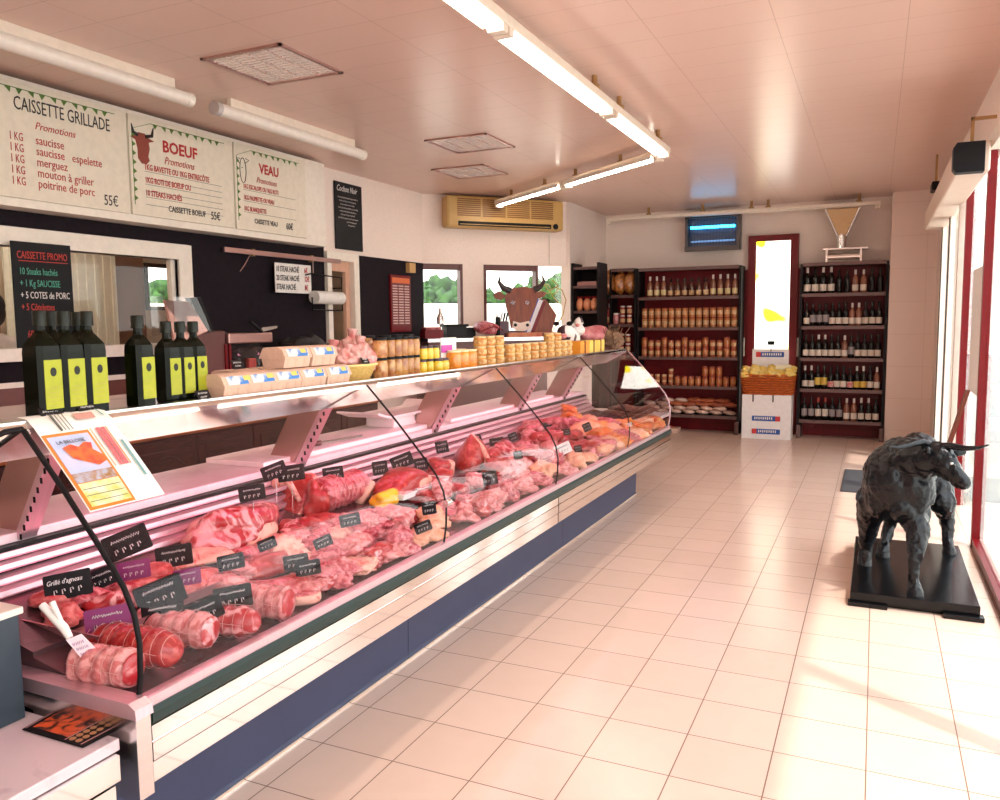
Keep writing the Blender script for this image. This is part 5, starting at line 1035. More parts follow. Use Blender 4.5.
B('page', MB().box(-2.13, -2.125, ya, yb_+.06, ZS, ZS+.17), m_paper, lf); B('purple_corner', MB().box(-2.124, -2.122, ya-.0, ya+.12, ZS+.09, ZS+.13), mat('magenta_print', (.55, .06, .40), .4), lf)
B('fold', MB().box(-2.124, -2.115, yb_, yb_+.05, ZS+.002, ZS+.09), m_paper, lf)
# low glass terrines
m_ter = mat('terrine_content', (.58, .20, .04), .2, col2=(.72, .42, .12), scale=14, coat=.4, rand=1); m_tin = mat('pale_tin_lid', (.72, .50, .24), .35, .3)
T1 = proto(jar('terrine_jar', .040, .056, m_ter, m_tin, .009, lab=mat('small_cream_label', (.66, .44, .18), .5, col2=(.50, .22, .05), scale=60, lo=.48, hi=.52)))
k = 0
for px, tiers in ((480, 3), (489, 3), (498, 3), (509, 2), (517, 2), (525, 2), (533, 2), (541, 2), (549, 3), (556, 3), (562, 2), (567, 2)):
    y_ = along(px, -2.09, ZS+.05)
    for j in range(tiers): T1((-2.09, y_, ZS+j*.057), 'pale lidded terrine jar, %s layer, %s stack past the jam jars' % (('bottom', 'second', 'third')[j], ORD[k]), group='stacked terrine jars')
    k += 1
# cow print figures, boxes, dried sausage and hay bunch at the far end
m_holst = mat('cow_patches', (.82, .74, .72), .5, col2=(.05, .02, .03), scale=9, detail=1, lo=.54, hi=.57)
for i, (px, z, r, lb) in enumerate(((566, .12, .13, 'big white plush cow with dark patches on the far shelf end'), (577, .20, .075, 'smaller pink white plush cow head above the big plush cow'))):
    x = -2.24; y_ = along(px, x, ZS+.1); t = thing('plush_cow', lb, 'plush toy', (x, y_, ZS))
    B('body', MB().blob((x, y_, ZS+z*.9), (r*.7, r*1.3, r*.85), 230+i, .15, flat=-1, sub=4).blob((x+.04, y_-r*.9, ZS+z+.05), (r*.5, r*.5, r*.45), 232+i, .1, flat=-1), m_holst, t)
    for s_ in (-1, 1): B('ear', MB().blob((x+.02+s_*r*.42, y_-r*.95, ZS+z+.05+r*.5), (r*.2, r*.08, r*.14), 3, .05, sub=2, flat=-1), m_seal, t)
    B('snout', MB().blob((x+.04, y_-r*1.3, ZS+z+.02), (r*.25, r*.18, r*.2), 3, .05, sub=2, flat=-1), M_PALE, t)
for i, (px, c_) in enumerate(((579, 'orange_tin'), (588, 'yellow_tin'), (595, 'yellow_tin'))):
    y_ = along(px, -2.09, ZS+.05); t = thing('gift_tin', '%s gift box past the terrines, %s one' % ('orange' if i == 0 else 'yellow', ORD[i]), 'box', (-2.09, y_, ZS))
    m_ = mat(c_, (.80, .30, .02) if i == 0 else (.82, .58, .10), .4); B('box', MB().box(-2.15, -2.04, y_-.10, y_+.10, ZS, ZS+.10, b=.006), m_, t); B('ribbon', MB().box(-2.152, -2.038, y_-.012, y_+.012, ZS, ZS+.102), m_red, t)
lump(Vector((-2.24, along(594, -2.24, ZS+.15), ZS+.09)), (.10, .30, .08), 0, mat('cured_ham', (.42, .07, .09), .4, col2=(.60, .22, .22), scale=16, bump=.6), 'long purple red cured sausage lying behind the gift boxes', 'cured_sausage', seed=240, amp=.12)
B('riser', MB().box(-2.36, -2.16, along(582, -2.24, ZS), along(606, -2.24, ZS), ZS, ZS+.10, b=.01), m_tillb, None, 'dark riser box under the cured sausage', 'riser')
hb = thing('dried_bunch', 'brown bunch of dried herbs at the far end of the shelf', 'herb bunch', (-2.16, 6.62, ZS)); g = MB(); g2 = MB()
m_hay = mat('dried_straw', (.24, .13, .06), .8, col2=(.12, .05, .03), scale=30); yq = along(611, -2.16, ZS+.1)
for i in range(160):
    a = rnd.uniform(-.28, .28); x = -2.16+rnd.uniform(-.06, .06); z = rnd.uniform(0, .13); g.tube([(x, yq+a*.9, ZS+.012+z*.9), (x+rnd.uniform(-.04, .04), yq+a*.9+rnd.uniform(-.07, .07), ZS+.05+z+rnd.uniform(-.01, .05))], .004, 4)
g2.blob((-2.16, yq, ZS+.08), (.07, .26, .085), 250, .2, amp2=.3, sub=4, flat=-.95)
B('stalks', g, m_hay, hb); B('heads', g2, m_hay, hb)

# ================================================================ BACK SHELVING
m_shelfb = mat('black_shelf_metal', (.008, .005, .006), .5, spec=.25); m_edge = mat('shelf_edge_strip', (.16, .09, .085), .4, .4)
def rack(name, label, x0, x1, yf, ybk, zs, top, foot=True):
    t = thing(name, label, 'shelving', ((x0+x1)/2, (yf+ybk)/2, 0))
    for a in (x0, x1-.03): B('upright', MB().box(a, a+.03, yf+.02, ybk, 0, top), m_shelfb, t)
    B('back_panel', MB().box(x0, x1, ybk-.012, ybk, .2, top), m_rtile, t)
    for z in zs+[top]:
        sh = B('shelf', MB().box(x0+.03, x1-.03, yf, ybk-.012, z-.03, z), m_shelfb, t); B('price_strip', MB().box(x0+.03, x1-.03, yf-.008, yf, z-.04, z+.004), m_edge, sh)
    if foot:
        for a in (x0, x1-.05): B('foot', MB().box(a, a+.05, yf-.05, ybk, 0, zs[-1]-.04 if False else .17, b=.008), m_edge, t)
    return t
YF = 11.14; YW = YB-.014
GZ = [1.87, 1.45, 1.045, .645, .245]
GX0, GX1 = at(636, 400, y=YF).x, at(739, 400, y=YF).x
rack('gondola_shelving', 'wide black gondola shelving with jars against the red tiles', GX0, GX1, YF, YW, GZ, 2.27)
WX0, WX1 = at(797, 400, y=YF).x, .12
rack('wine_rack', 'black wine rack full of bottles beside the red doorway', WX0, WX1, YF, YW, [1.87, 1.455, 1.045, .645, .24], 2.26)
CX0, CX1 = at(609, 300, y=YF).x, GX0-.01
rack('corner_shelving', 'narrow black shelving with bags and jars in the corner', CX0, CX1, YF, YW, [1.91, 1.50, 1.10, .65, .2], 2.28)
# side rack along the side wall
YS_ = 10.0; SX0, SX1 = -3.62, at(599, 300, y=YS_).x
sr = thing('side_rack', 'black rack with packets beside the light panel, facing the shop', 'shelving', ((SX0+SX1)/2, 10.2, 0))
for a in (SX0, SX1-.03): B('upright', MB().box(a, a+.03, YS_, YS_+.35, 0, 2.30), m_shelfb, sr)
B('back_panel', MB().box(SX0, SX1, YS_+.34, YS_+.36, .2, 2.26), m_shelfb, sr)
def sz(py): return at(585, py, y=YS_).z
SZ = [sz(286), sz(311), sz(333), sz(356), .5]
for z in SZ+[sz(267)]: sh = B('shelf', MB().box(SX0+.03, SX1-.03, YS_+.01, YS_+.34, z-.025, z), m_shelfb, sr); B('price_strip', MB().box(SX0+.03, SX1-.03, YS_, YS_+.01, z-.03, z+.004), m_edge, sh)
m_obag = mat('orange_red_packets', (.55, .14, .06), .35, col2=(.70, .30, .14), scale=16, bump=.5, coat=.3, rand=1)
def packet(w_, d_, h):
    t = thing('packet', 'x', 'packet', (0, 0, 0)); B('bag', MB().blob((0, 0, h*.5), (w_/2, d_/2, h*.5), 3, .08, flat=-.98, sub=3), m_obag, t); B('header', MB().box(-w_*.4, w_*.4, -.004, .004, h*.93, h*1.12), m_red, t); return t
PK = proto(packet(.105, .12, .17))
for i, x_ in enumerate((SX0+.085, SX0+.185, SX0+.285)): PK((x_, YS_+.10, SZ[1]), 'orange red packet on the side rack, %s from the light panel' % ORD[i], group='packets on the side rack')
B('flat_carton', MB().box(SX0+.06, SX1-.05, YS_+.05, YS_+.25, SZ[0], SZ[0]+.06, b=.01), mat('dull_pink_carton', (.35, .16, .14), .5), None, 'flat dull pink carton on the upper level of the side rack', 'carton')
# corner shelves content
m_sweet = mat('bagged_pasta', (.60, .22, .04), .3, col2=(.22, .06, .02), scale=24, bump=1, coat=.4, rand=1)
SWG = First(B('pasta_bag', MB().blob((0, 0, .16), (.09, .09, .16), 7, .15, flat=-1, amp2=.1).tube([(0, 0, .30), (0, 0, .36)], [.02, .05], 8), m_sweet, None, 'x', 'bag', keep=True)); PROTOS.append(SWG.o)
for i, x in enumerate((CX0+.12, CX0+.27, CX0-.16)): SWG((x, YF+.13, 1.91) if i < 2 else (-3.50+.0, YF+.1, 1.91), 'tall orange brown pasta bag on the top corner shelf, %s from the gondola' % ORD[2-i-1 if i < 2 else 2], group='pasta bags on the corner shelf')
B('stub_shelf', MB().box(-3.62, CX0-.005, YF, YW, 1.88, 1.91), m_shelfb, None, 'short black shelf board filling the corner behind the side rack', 'shelf')
m_can = mat('rust_tin_can', (.42, .12, .03), .3, col2=(.52, .20, .06), scale=6, rand=1, coat=.3); m_can2 = mat('red_tin_can', (.36, .06, .02), .3, col2=(.46, .13, .04), scale=6, rand=1, coat=.3); m_clab = mat('pale_can_label', (.72, .48, .26), .5, col2=(.50, .24, .10), scale=20, rand=1); m_rim = mat('dark_red_rim', (.25, .03, .02), .3)
def can(r, h, m_, lm):
    t = thing('tin_can', 'x', 'tin can', (0, 0, 0)); B('body', MB().lathe([(r*.96, 0), (r, .004), (r, h-.012), (r*.94, h-.010)], n=14), m_, t); B('lid', MB().lathe([(r*.98, h-.014), (r, h-.006), (r*.9, h)], n=14), m_rim, t)
    B('label', MB().lathe([(r*1.012, h*.28), (r*1.012, h*.70)], n=14), lm, t); return t
K1 = proto(can(.040, .135, m_can, m_clab)); K2 = proto(can(.040, .135, m_can2, m_can)); K3 = proto(can(.038, .115, m_can2, m_clab)); K4 = proto(jar('tin_can', .036, .075, m_can2, m_clab, .03))
n_ = 14; xs_ = [GX0+.10+(GX1-GX0-.19)*i/(n_-1) for i in range(n_)]
TIER = ('lower', 'upper')
for tier in (0, 1):
    for i, x in enumerate(xs_):
        K1((x, YF+.07, GZ[1]+tier*.137), 'rust coloured tin, %s tier of the second gondola shelf, %s from the counter side' % (TIER[tier], ORD[i]), group='rust tins on the second gondola shelf', rz=rnd.uniform(-.5, .5))
        (K3 if i % 3 else K2)((x, YF+.07, GZ[2]+tier*(.117 if i % 3 else .137)), 'red brown tin, %s tier of the third gondola shelf, %s from the counter side' % (TIER[tier], ORD[i]), group='red brown tins on the third gondola shelf', rz=rnd.uniform(-.5, .5))
for i, x in enumerate(xs_[1:]):
    if i < 4:
        for tier in (0, 1): K4((x, YF+.07, .645+tier*.077), 'small dull tin, %s tier of fourth gondola shelf, %s from the counter side' % (TIER[tier], ORD[i]), group='small tins on the fourth gondola shelf')
    else: K2((x, YF+.07, .645), 'tall rusty tin in the bottom tier of fourth gondola shelf, %s of its row' % ORD[i-4], group='tall tins on the fourth gondola shelf')
for i, x in enumerate((xs_[9], xs_[10], xs_[11])): K2((x, YF+.07, .782), 'tall rusty tin stacked on the fourth gondola shelf row, %s of three' % ORD[i], group='three tins stacked on the row')
K4((xs_[4], YF+.07, .80), 'single small tin on top of the dull tins')
# bottles: one shape, several labels
def bottle(name, gm, lm, cm, h=.30, r=.037, low=True, neck=.013):
    t = thing(name, 'x', 'bottle', (0, 0, 0))
    B('glass_body', MB().lathe([(r*.9, 0), (r, .006), (r, h*.58), (r*.93, h*.64), (r*.55, h*.73), (neck, h*.79), (neck, h*.97)], n=16), gm, t)
    B('capsule', MB().lathe([(neck*1.12, h*.80), (neck*1.12, h*.99), (neck, h)], n=12), cm, t)
    if lm: B('label', MB().lathe([(r*1.012, h*(.10 if low else .18)), (r*1.012, h*(.36 if low else .50))], n=16), lm, t)
    return t
m_wine = mat('dark_wine_glass', (.008, .005, .004), .1, spec=.4); m_ros = mat('clear_pinkish_bottle', (.26, .09, .05), .1, coat=.5); m_blab = mat('cream_bottle_label', (.74, .62, .52), .5); m_ylab = mat('yellow_bottle_label', (.72, .48, .08), .5); m_rlab = mat('red_white_bottle_label', (.62, .10, .10), .5, col2=(.75, .65, .6), scale=18)
m_goldl = mat('straw_label', (.74, .56, .28), .5); m_pcap = mat('pale_capsule', (.70, .60, .56), .4); m_greyl = mat('grey_label', (.32, .26, .26), .5); m_scr = mat('red_capsule', (.45, .05, .03), .4)
b_w = proto(bottle('wine_bottle', m_wine, m_blab, m_wine)); b_p = proto(bottle('wine_bottle', m_wine, m_blab, m_pcap)); b_y = proto(bottle('wine_bottle', m_wine, m_ylab, m_wine, low=False)); b_r = proto(bottle('wine_bottle', m_wine, m_rlab, m_wine, h=.28))
b_g = proto(bottle('wine_bottle', m_wine, m_greyl, m_wine, h=.29, low=False)); b_n = proto(bottle('wine_bottle', m_wine, None, m_wine)); b_l = proto(bottle('wine_bottle', m_ros, m_blab, m_pcap, h=.29)); b_yp = proto(bottle('wine_bottle', m_wine, m_ylab, m_pcap)); b_rc = proto(bottle('wine_bottle', m_wine, m_blab, m_scr, h=.29, low=False))
DESC = {'w': (b_w, 'cream labelled dark wine bottle'), 'p': (b_p, 'pale capped dark wine bottle'), 'y': (b_y, 'yellow labelled dark wine bottle'), 'r': (b_r, 'red labelled dark wine bottle'), 'g': (b_g, 'grey labelled dark bottle'), 'n': (b_n, 'plain dark wine bottle'), 'l': (b_l, 'light rosy wine bottle'), 'Y': (b_yp, 'pale capped yellow labelled bottle'), 'c': (b_rc, 'red capped wine bottle')}
ROWS = [(1.87, 'top', 'p,w,p,p,n,n,l,l,n,n'), (1.455, 'second', 'w,g,g,g,w,w,w,l,l,w,w,w'), (1.045, 'third', 'w,w,p,p,w,w,l,g,w,w,w,w'), (.645, 'fourth', 'p,p,y,y,r,w,w,r,Y,Y,w,l'), (.24, 'bottom', 'g,g,c,c,g,g,l,l,p,p,w')]
for z, nm, row in ROWS:
    ks = row.split(',')
    for i, k in enumerate(ks):
        x = WX0+.085+(WX1-WX0-.18)*i/(len(ks)-1); f_, ds = DESC[k]
        f_((x, YF+.07, z), '%s on the %s wine rack shelf, %s from the doorway' % (ds, nm, ORD[i]), group='bottles on the %s wine rack shelf' % nm, sc=1.12 if nm == 'top' and k in 'pw' else 1)
b_s = proto(bottle('liqueur_bottle', m_ros, m_goldl, m_pcap, h=.29, r=.036)); b_d = proto(bottle('liqueur_bottle', mat('brown_glass', (.10, .03, .015), .1, coat=.5), m_clab, m_wine, h=.25, r=.036))
for i in range(13):
    x = GX0+.17+(GX1-GX0-.26)*i/12; (b_s if i < 3 or i > 8 else b_d)((x, YF+.08, 1.87), '%s on the top gondola shelf, %s from the counter side' % ('clear bottle with straw coloured label' if i < 3 or i > 8 else 'brown bottle with pale label', ORD[i]), group='bottles on the top gondola shelf')
# corner jars
J6 = proto(jar('white_lidded_jar', .040, .16, M_PALE, m_white, .02)); J7 = proto(jar('sauce_bottle', .036, .13, mat('red_sauce', (.34, .05, .04), .25, coat=.4), m_pcap, .02, lab=m_clab))
J6((CX0+.08, YF+.07, 1.50), 'white lidded jar on the second corner shelf, outer one', group='white lidded jars'); J6((CX0+.08, YF+.17, 1.50), 'white lidded jar on the second corner shelf, inner one', group='white lidded jars')
for tier in (0, 1):
    for i, x in enumerate((CX0+.18, CX0+.28)):
        J7((x, YF+.07, 1.50+tier*.131), 'red sauce jar on the second corner shelf, %s tier, %s of two' % (TIER[tier], ORD[i]), group='sauce jars second corner shelf')
        J7((x-.02, YF+.07, 1.10+tier*.131), 'red sauce jar on the third corner shelf, %s tier, %s of two' % (TIER[tier], ORD[i]), group='sauce jars third corner shelf')
SB = proto(bottle('red_sauce_bottle', M_RED, m_clab, m_pcap, h=.30, r=.04)); B('stub_shelf', MB().box(-3.62, CX0-.005, YF, YW, 1.47, 1.50), m_shelfb, None, 'second short black shelf board in the corner behind the side rack', 'shelf')
SB((-3.48, YF+.09, 1.50), 'red bottle standing on the second short corner board')
# packs on the bottom gondola shelf
m_pack = mat('pinkish_pack', (.62, .36, .28), .4, col2=(.74, .54, .44), scale=20, bump=.6, rand=1); m_pack2 = mat('orange_pack', (.46, .12, .04), .4, col2=(.30, .06, .03), scale=14, bump=.6, rand=1)
PA = First(B('food_pack', MB().blob((0, 0, .03), (.10, .07, .032), 9, .15, flat=-.95, sub=3), m_pack, None, 'x', 'food pack', keep=True)); PROTOS.append(PA.o)
PB = First(B('food_pack', MB().blob((0, 0, .035), (.11, .08, .036), 11, .15, flat=-.95, sub=3), m_pack2, None, 'x', 'food pack', keep=True)); PROTOS.append(PB.o)
k = 0
for lay in range(4):
    for i in range(7 if lay < 3 else 5):
        x = GX0+.17+i*.185+(.06 if lay % 2 else 0)+(.2 if lay == 3 else 0)
        if x > GX1-.12: continue
        hi_ = lay >= 2 and i > 1; z_ = .25+lay*.052
        (PB if hi_ else PA)((x, YF+.10+.015*lay, z_), '%s food pack on the bottom gondola shelf, layer %s, %s from the counter side' % ('orange brown' if hi_ else 'pinkish', ('one', 'two', 'three', 'four')[lay], ORD[i]), rz=rnd.uniform(-.4, .4), group='packs on the bottom gondola shelf'); k += 1
t = thing('floor_tray', 'small low box of reddish goods on the floor under the gondola', 'box', (GX0+.35, YF, 0)); xf = at(655, 425, y=YF-.05).x
B('box', MB().box(xf-.05, xf+.33, YF-.12, YF+.10, 0, .06, b=.005), m_pack, t); B('goods', MB().blob((xf+.14, YF, .06), (.16, .09, .035), 5, .3, amp2=.2, flat=-.6), m_pack2, t)
# red doorway display: bread stand
bs = thing('display_carton', 'white cardboard display carton with blue and red label bars on floor', 'display carton', (-1.24, 10.6, 0))
X0, X1, YS = -1.565, -.955, 10.85
def cz(py): return at(765, py, y=YS).z
B('carton', MB().box(X0, X1, YS, YS+.30, .0, cz(395), b=.003), mat('white_card', (.86, .80, .78), .5), bs)
m_blue = mat('blue_label_print', (.02, .09, .36), .45)
for py0, py1, fl in ((416, 421, 1), (429, 434, 0)):
    z1, z0 = cz(py0), cz(py1); lb = B('label_bar', MB().box(X0+.13, X1-.13, YS-.003, YS, z0, z1), m_blue, bs); B('red_square', MB().box(*( (X1-.19, X1-.13) if fl else (X0+.13, X0+.19)), YS-.005, YS-.003, z0, z1), mat('label_red', (.62, .04, .04), .45), lb)
    text('Corsica Pasta'[:0] or 'lllll', .0001, (0, 0, 0), (1, 0, 0), (0, 0, 1), m_white, lb) if False else None
    g = MB(); 
    for k in range(9): g.box(X0+.21-(.05 if fl else 0)+k*.026, X0+.223-(.05 if fl else 0)+k*.026, YS-.005, YS-.003, z0+.018+.004*(k % 2), z1-.014)
    B('white_lettering', g, m_white, lb)
for px in (753, 773): x = at(px, 400, y=YS).x; B('slit', MB().box(x-.008, x+.008, YS-.003, YS-.001, cz(402), cz(395)), m_seal, bs)
zt = cz(395)
hp = at(768, 351, y=YS+.30)
B('header_card', MB().box(X0+.08, X1-.07, YS+.285, YS+.30, zt, at(770, 349, y=YS+.29).z, b=.01), MATS['white_card'], bs)
hz0, hz1 = at(770, 357, y=YS+.28).z, at(770, 352, y=YS+.28).z
lb = B('label_bar', MB().box(X0+.13, X1-.13, YS+.28, YS+.285, hz0, hz1), m_blue, bs); B('red_square', MB().box(X0+.13, X0+.19, YS+.277, YS+.28, hz0, hz1), MATS['label_red'], lb)
g = MB()
for k in range(9): g.box(X0+.21+k*.028, X0+.225+k*.028, YS+.277, YS+.28, hz0+.02, hz1-.015)
B('white_lettering', g, m_white, lb)
B('small_sign', MB().box(-1.29, -1.20, YS+.25, YS+.26, at(770, 345, y=YS+.25).z, at(770, 341, y=YS+.25).z).tube([(-1.245, YS+.255, hz1), (-1.245, YS+.255, at(770, 345, y=YS+.25).z)], .005, 5), m_black, bs)
wk_ = thing('wicker_basket', 'orange wicker basket of golden pastry packets on the white carton', 'basket', (-1.26, YS+.14, zt))
zb1 = at(765, 374, y=YS).z
mw = mat('orange_wicker', (.62, .14, .01), .5, col2=(.34, .04, .006), scale=9, stretch=(3, 3, 14), bump=1)
M = Matrix.Translation((-1.26, YS+.14, zt))
hh = zb1-zt
g = MB()
for k in range(9):
    z = .012+k*hh/9; e = .30+.035*k/9; d_ = .135+.01*k/9; pts = []
    for j in range(73):
        a = 2*PI*j/72; ca, sa = math.cos(a), math.sin(a); q = (abs(ca)**5+abs(sa)**5)**(-.2); wv = .007*math.sin(a*18+PI*k); pts.append(M @ Vector(((e+wv)*ca*q, (d_+wv)*sa*q, z)))
    g.tube(pts, .014, 6, cap=False)
B('weave', g, mw, wk_)
B('liner', MB().box(-1.26-.26, -1.26+.26, YS+.05, YS+.23, zt, zt+hh*.8), mw, wk_)
m_gold2 = mat('golden_packets', (.84, .50, .03), .4, col2=(.85, .66, .24), scale=20, bump=.7, rand=1, coat=.3)
PG = First(B('pastry_packet', MB().blob((0, 0, .03), (.075, .06, .045), 13, .2, amp2=.15, flat=-.9, sub=3), m_gold2, None, 'x', 'packet', keep=True)); PROTOS.append(PG.o)
for j in range(3):
    for i in range(6): PG((-1.26-.27+i*.108, YS+.05+j*.08, zt+hh*.80+.035*j+.02*(i % 2)), 'golden pastry packet in the wicker basket, %s row from front, %s from the gondola side' % (ORD[j], ORD[i]), rz=rnd.uniform(-.6, .6), group='golden packets in the wicker basket')
B('lettered_card', MB().box(-1.17, -.98, YS+.14, YS+.145, zb1+.05, zb1+.11), mat('cream_card', (.84, .74, .50), .5), None, 'cream card resting on the golden packets', 'card')
# steel hopper on the wine rack
hp_ = thing('sausage_filler', 'old steel filling machine with triangular cream hopper on the wine rack', 'machine', (-.37, YF+.15, 2.24))
yh = YF+.12
def hz(py): return at(848, py, y=yh).z
def hx(px, py): return at(px, py, y=yh).x
cx_ = hx(842, 240); zt_, zm_, zn_ = min(hz(209), 2.92), hz(236), hz(249)
rt = (hx(860, 212)-hx(826, 212))/2
m_hop = mat('yellowed_enamel', (.62, .40, .20), .4, .2)
B('hopper', MB().add([(cx_-rt, yh-.13, zt_), (cx_+rt, yh-.13, zt_), (cx_+rt, yh+.13, zt_), (cx_-rt, yh+.13, zt_), (cx_-.05, yh-.05, zm_), (cx_+.05, yh-.05, zm_), (cx_+.05, yh+.05, zm_), (cx_-.05, yh+.05, zm_)], [(0, 1, 5, 4), (1, 2, 6, 5), (2, 3, 7, 6), (3, 0, 4, 7), (4, 5, 6, 7)]), m_hop, hp_)
for s_ in (-1, 1): B('hopper_edge', MB().tube([(cx_+s_*rt, yh-.133, zt_), (cx_+s_*.05, yh-.055, zm_)], .012, 6), m_steel, hp_)
B('throat', MB().lathe([(.06, zn_), (.055, (zn_+zm_)/2), (.065, zm_-.02), (.06, zm_+.03)], (cx_, yh, 0), 16), m_steel, hp_)
B('table_plate', MB().box(hx(823, 250), hx(868, 250), yh-.12, yh+.14, zn_-.01, zn_+.01), m_steel, hp_)
B('cylinder', MB().tube([(hx(826, 254), yh-.03, (zn_+2.24)/2-.0), (hx(862, 254), yh-.03, (zn_+2.24)/2)], .042, 16), m_mirror, hp_)
B('base', MB().box(hx(826, 256), hx(862, 256), yh-.10, yh+.12, 2.24, 2.265), m_steel, hp_)
for px in (827, 861): B('leg', MB().box(hx(px, 254)-.012, hx(px, 254)+.012, yh-.10, yh-.07, 2.26, zn_), m_steel, hp_)

# ================================================================ FLOOR THINGS ON THE RIGHT
B('door_mat', MB().box(-.25, .56, 7.75, 8.9, 0, .012, b=.004), mat('dark_door_mat', (.035, .035, .045), .9, bump=1, scale=200, col2=(.06, .055, .06)), None, 'dark flat door mat on the tiles inside the entrance', 'mat')
p0, p1 = at(952, 442, x=.50), at(970, 390, x=.585)
dv = (p0-p1).normalized(); p0 = p1+dv*(p1.z/-dv.z if dv.z < 0 else 1)
B('wooden_plank', MB().prism([(-.035, 0), (.035, 0), (.035, 1), (-.035, 1)], p0, (0, 1, 0), tuple(p1-p0), (-.025, 0, 0)), mat('red_brown_plank', (.22, .045, .02), .4, scale=9, stretch=(1, 1, .2), col2=(.14, .03, .015)), None, 'red brown wooden plank leaning at the shop window behind the bull', 'plank')

# ================================================================ BULL STATUE
def cap_mb(mb, a, b_, ra, rb, n=12, k=6):
    """a rounded tapering limb from a to b"""
    a, b_ = Vector(a), Vector(b_); d = b_-a; L = d.length; q = d.to_track_quat('Z', 'Y').to_matrix().to_4x4(); M = Matrix.Translation(a) @ q; pr = []
    for i in range(k+1): t = -PI/2+PI/2*i/k; pr.append((max(.0005, ra*math.cos(t)), ra*math.sin(t)))
    for i in range(k+1): t = PI/2*i/k; pr.append((max(.0005, rb*math.cos(t)), L+rb*math.sin(t)))
    return mb.lathe(pr, n=n, M=M)
def chain(mb, pts, rs):
    for i in range(len(pts)-1): cap_mb(mb, pts[i], pts[i+1], rs[i], rs[i+1])
    return mb
def fused(name, mb, m, vox, parent=None, smooth=4, disp=0, **kw):
    """one continuous skin over all the overlapping volumes"""
    o = B(name, mb, m, parent, **kw)
    r = o.modifiers.new('r', 'REMESH'); r.mode = 'VOXEL'; r.voxel_size = vox; r.use_smooth_shade = True
    s_ = o.modifiers.new('s', 'SMOOTH'); s_.iterations = smooth; s_.factor = .5
    dg_ = bpy.context.evaluated_depsgraph_get(); me = bpy.data.meshes.new_from_object(o.evaluated_get(dg_)); o.modifiers.clear()
    if disp:
        me.update()
        for v in me.vertices:
            p = v.co; k = noise.noise(Vector((p.x*26, p.y*26, p.z*9)))*disp+noise.noise(p*55)*disp*.5; v.co = v.co+v.normal*k
    o.data = me
    if not me.materials: me.materials.append(m)
    me.polygons.foreach_set('use_smooth', [True]*len(me.polygons)); return o
m_bull = mat('black_patinated_bronze', (.003, .003, .004), .24, 0, col2=(.009, .009, .011), scale=18, bump=1, bscale=45, spec=.3)
bl = thing('bull_statue', 'black glossy bull statue with long horns standing on its black plinth', 'statue', (.2, 5.2, .075))
mb = MB(); E_ = lambda c, r, s_=0: mb.blob(c, r, s_, .05, flat=-2, sub=3)
E_((.125, 5.00, .655), (.165, .21, .20), 1); E_((.15, 5.06, .765), (.125, .20, .105), 2); E_((.06, 5.02, .58), (.105, .17, .17), 3); E_((.19, 5.35, .63), (.165, .30, .18), 4); E_((.27, 5.66, .66), (.15, .20, .17), 5)
E_((.20, 4.90, .62), (.12, .12, .15), 6); E_((.20, 4.90, .78), (.12, .14, .10), 7); E_((.17, 4.87, .52), (.07, .09, .10), 8)
chain(mb, [(.18, 4.95, .76), (.27, 4.83, .80), (.325, 4.78, .81)], [.13, .105, .075])
chain(mb, [(.315, 4.775, .835), (.355, 4.74, .79), (.40, 4.71, .735), (.425, 4.70, .705)], [.066, .060, .044, .036])
chain(mb, [(.33, 4.80, .76), (.41, 4.725, .69)], [.05, .026])
chain(mb, [(.21, 4.96, .50), (.235, 4.86, .40), (.232, 4.79, .29), (.222, 4.78, .24), (.228, 4.775, .15), (.230, 4.765, .115), (.232, 4.745, .092)], [.095, .065, .046, .036, .028, .034, .040])
chain(mb, [(.03, 5.08, .50), (.0, 5.17, .38), (-.01, 5.22, .27), (-.015, 5.24, .16), (-.02, 5.22, .09)], [.11, .075, .052, .036, .042])
chain(mb, [(.19, 5.55, .55), (.14, 5.48, .40), (.12, 5.58, .27), (.09, 5.50, .15), (.08, 5.45, .095)], [.13, .085, .042, .030, .036])
chain(mb, [(.33, 5.70, .55), (.40, 5.62, .42), (.44, 5.75, .29), (.45, 5.71, .17), (.46, 5.68, .095)], [.13, .085, .045, .032, .038])
body = fused('body', mb, m_bull, .0095, bl, smooth=3, disp=.011)
def hornb(pts, rs): return B('horn', MB().tube(pts, rs, 10), m_bull, bl)
hornb([(.325, 4.765, .875), (.37, 4.735, .885), (.43, 4.72, .878), (.49, 4.71, .885), (.535, 4.70, .905)], [.022, .019, .015, .010, .003])
hornb([(.285, 4.79, .875), (.24, 4.76, .895), (.18, 4.70, .885), (.12, 4.65, .875), (.08, 4.62, .885)], [.022, .019, .015, .010, .003])
B('ear', MB().blob((.395, 4.79, .845), (.05, .018, .022), 3, .1, flat=-2, sub=3), m_bull, bl); B('ear', MB().blob((.265, 4.735, .855), (.02, .05, .022), 4, .1, flat=-2, sub=3), m_bull, bl)
B('tail', MB().tube([(.31, 5.84, .76), (.33, 5.90, .70), (.34, 5.90, .55), (.33, 5.87, .40), (.33, 5.88, .30)], [.02, .016, .014, .02, .006], 8), m_bull, bl)
for c in ((.232, 4.735, .075), (-.02, 5.21, .075), (.08, 5.44, .075), (.46, 5.67, .075)): B('hoof', MB().lathe([(.044, 0), (.040, .02), (.034, .032)], c, 14, M=Matrix.Identity(4)), m_bull, bl)
B('eye', MB().blob((.372, 4.69, .80), (.010, .008, .008), 1, 0, flat=-2, sub=2), m_steel, bl)
ph = thing('statue_plinth', 'black lacquered flat plinth under the bull statue', 'plinth', (.22, 5.27, 0))
m_pl = mat('black_lacquer', (.004, .004, .005), .2, spec=.3)
B('top_slab', MB().box(-.085, .528, 4.655, 5.885, .025, .075, b=.004), m_pl, ph)
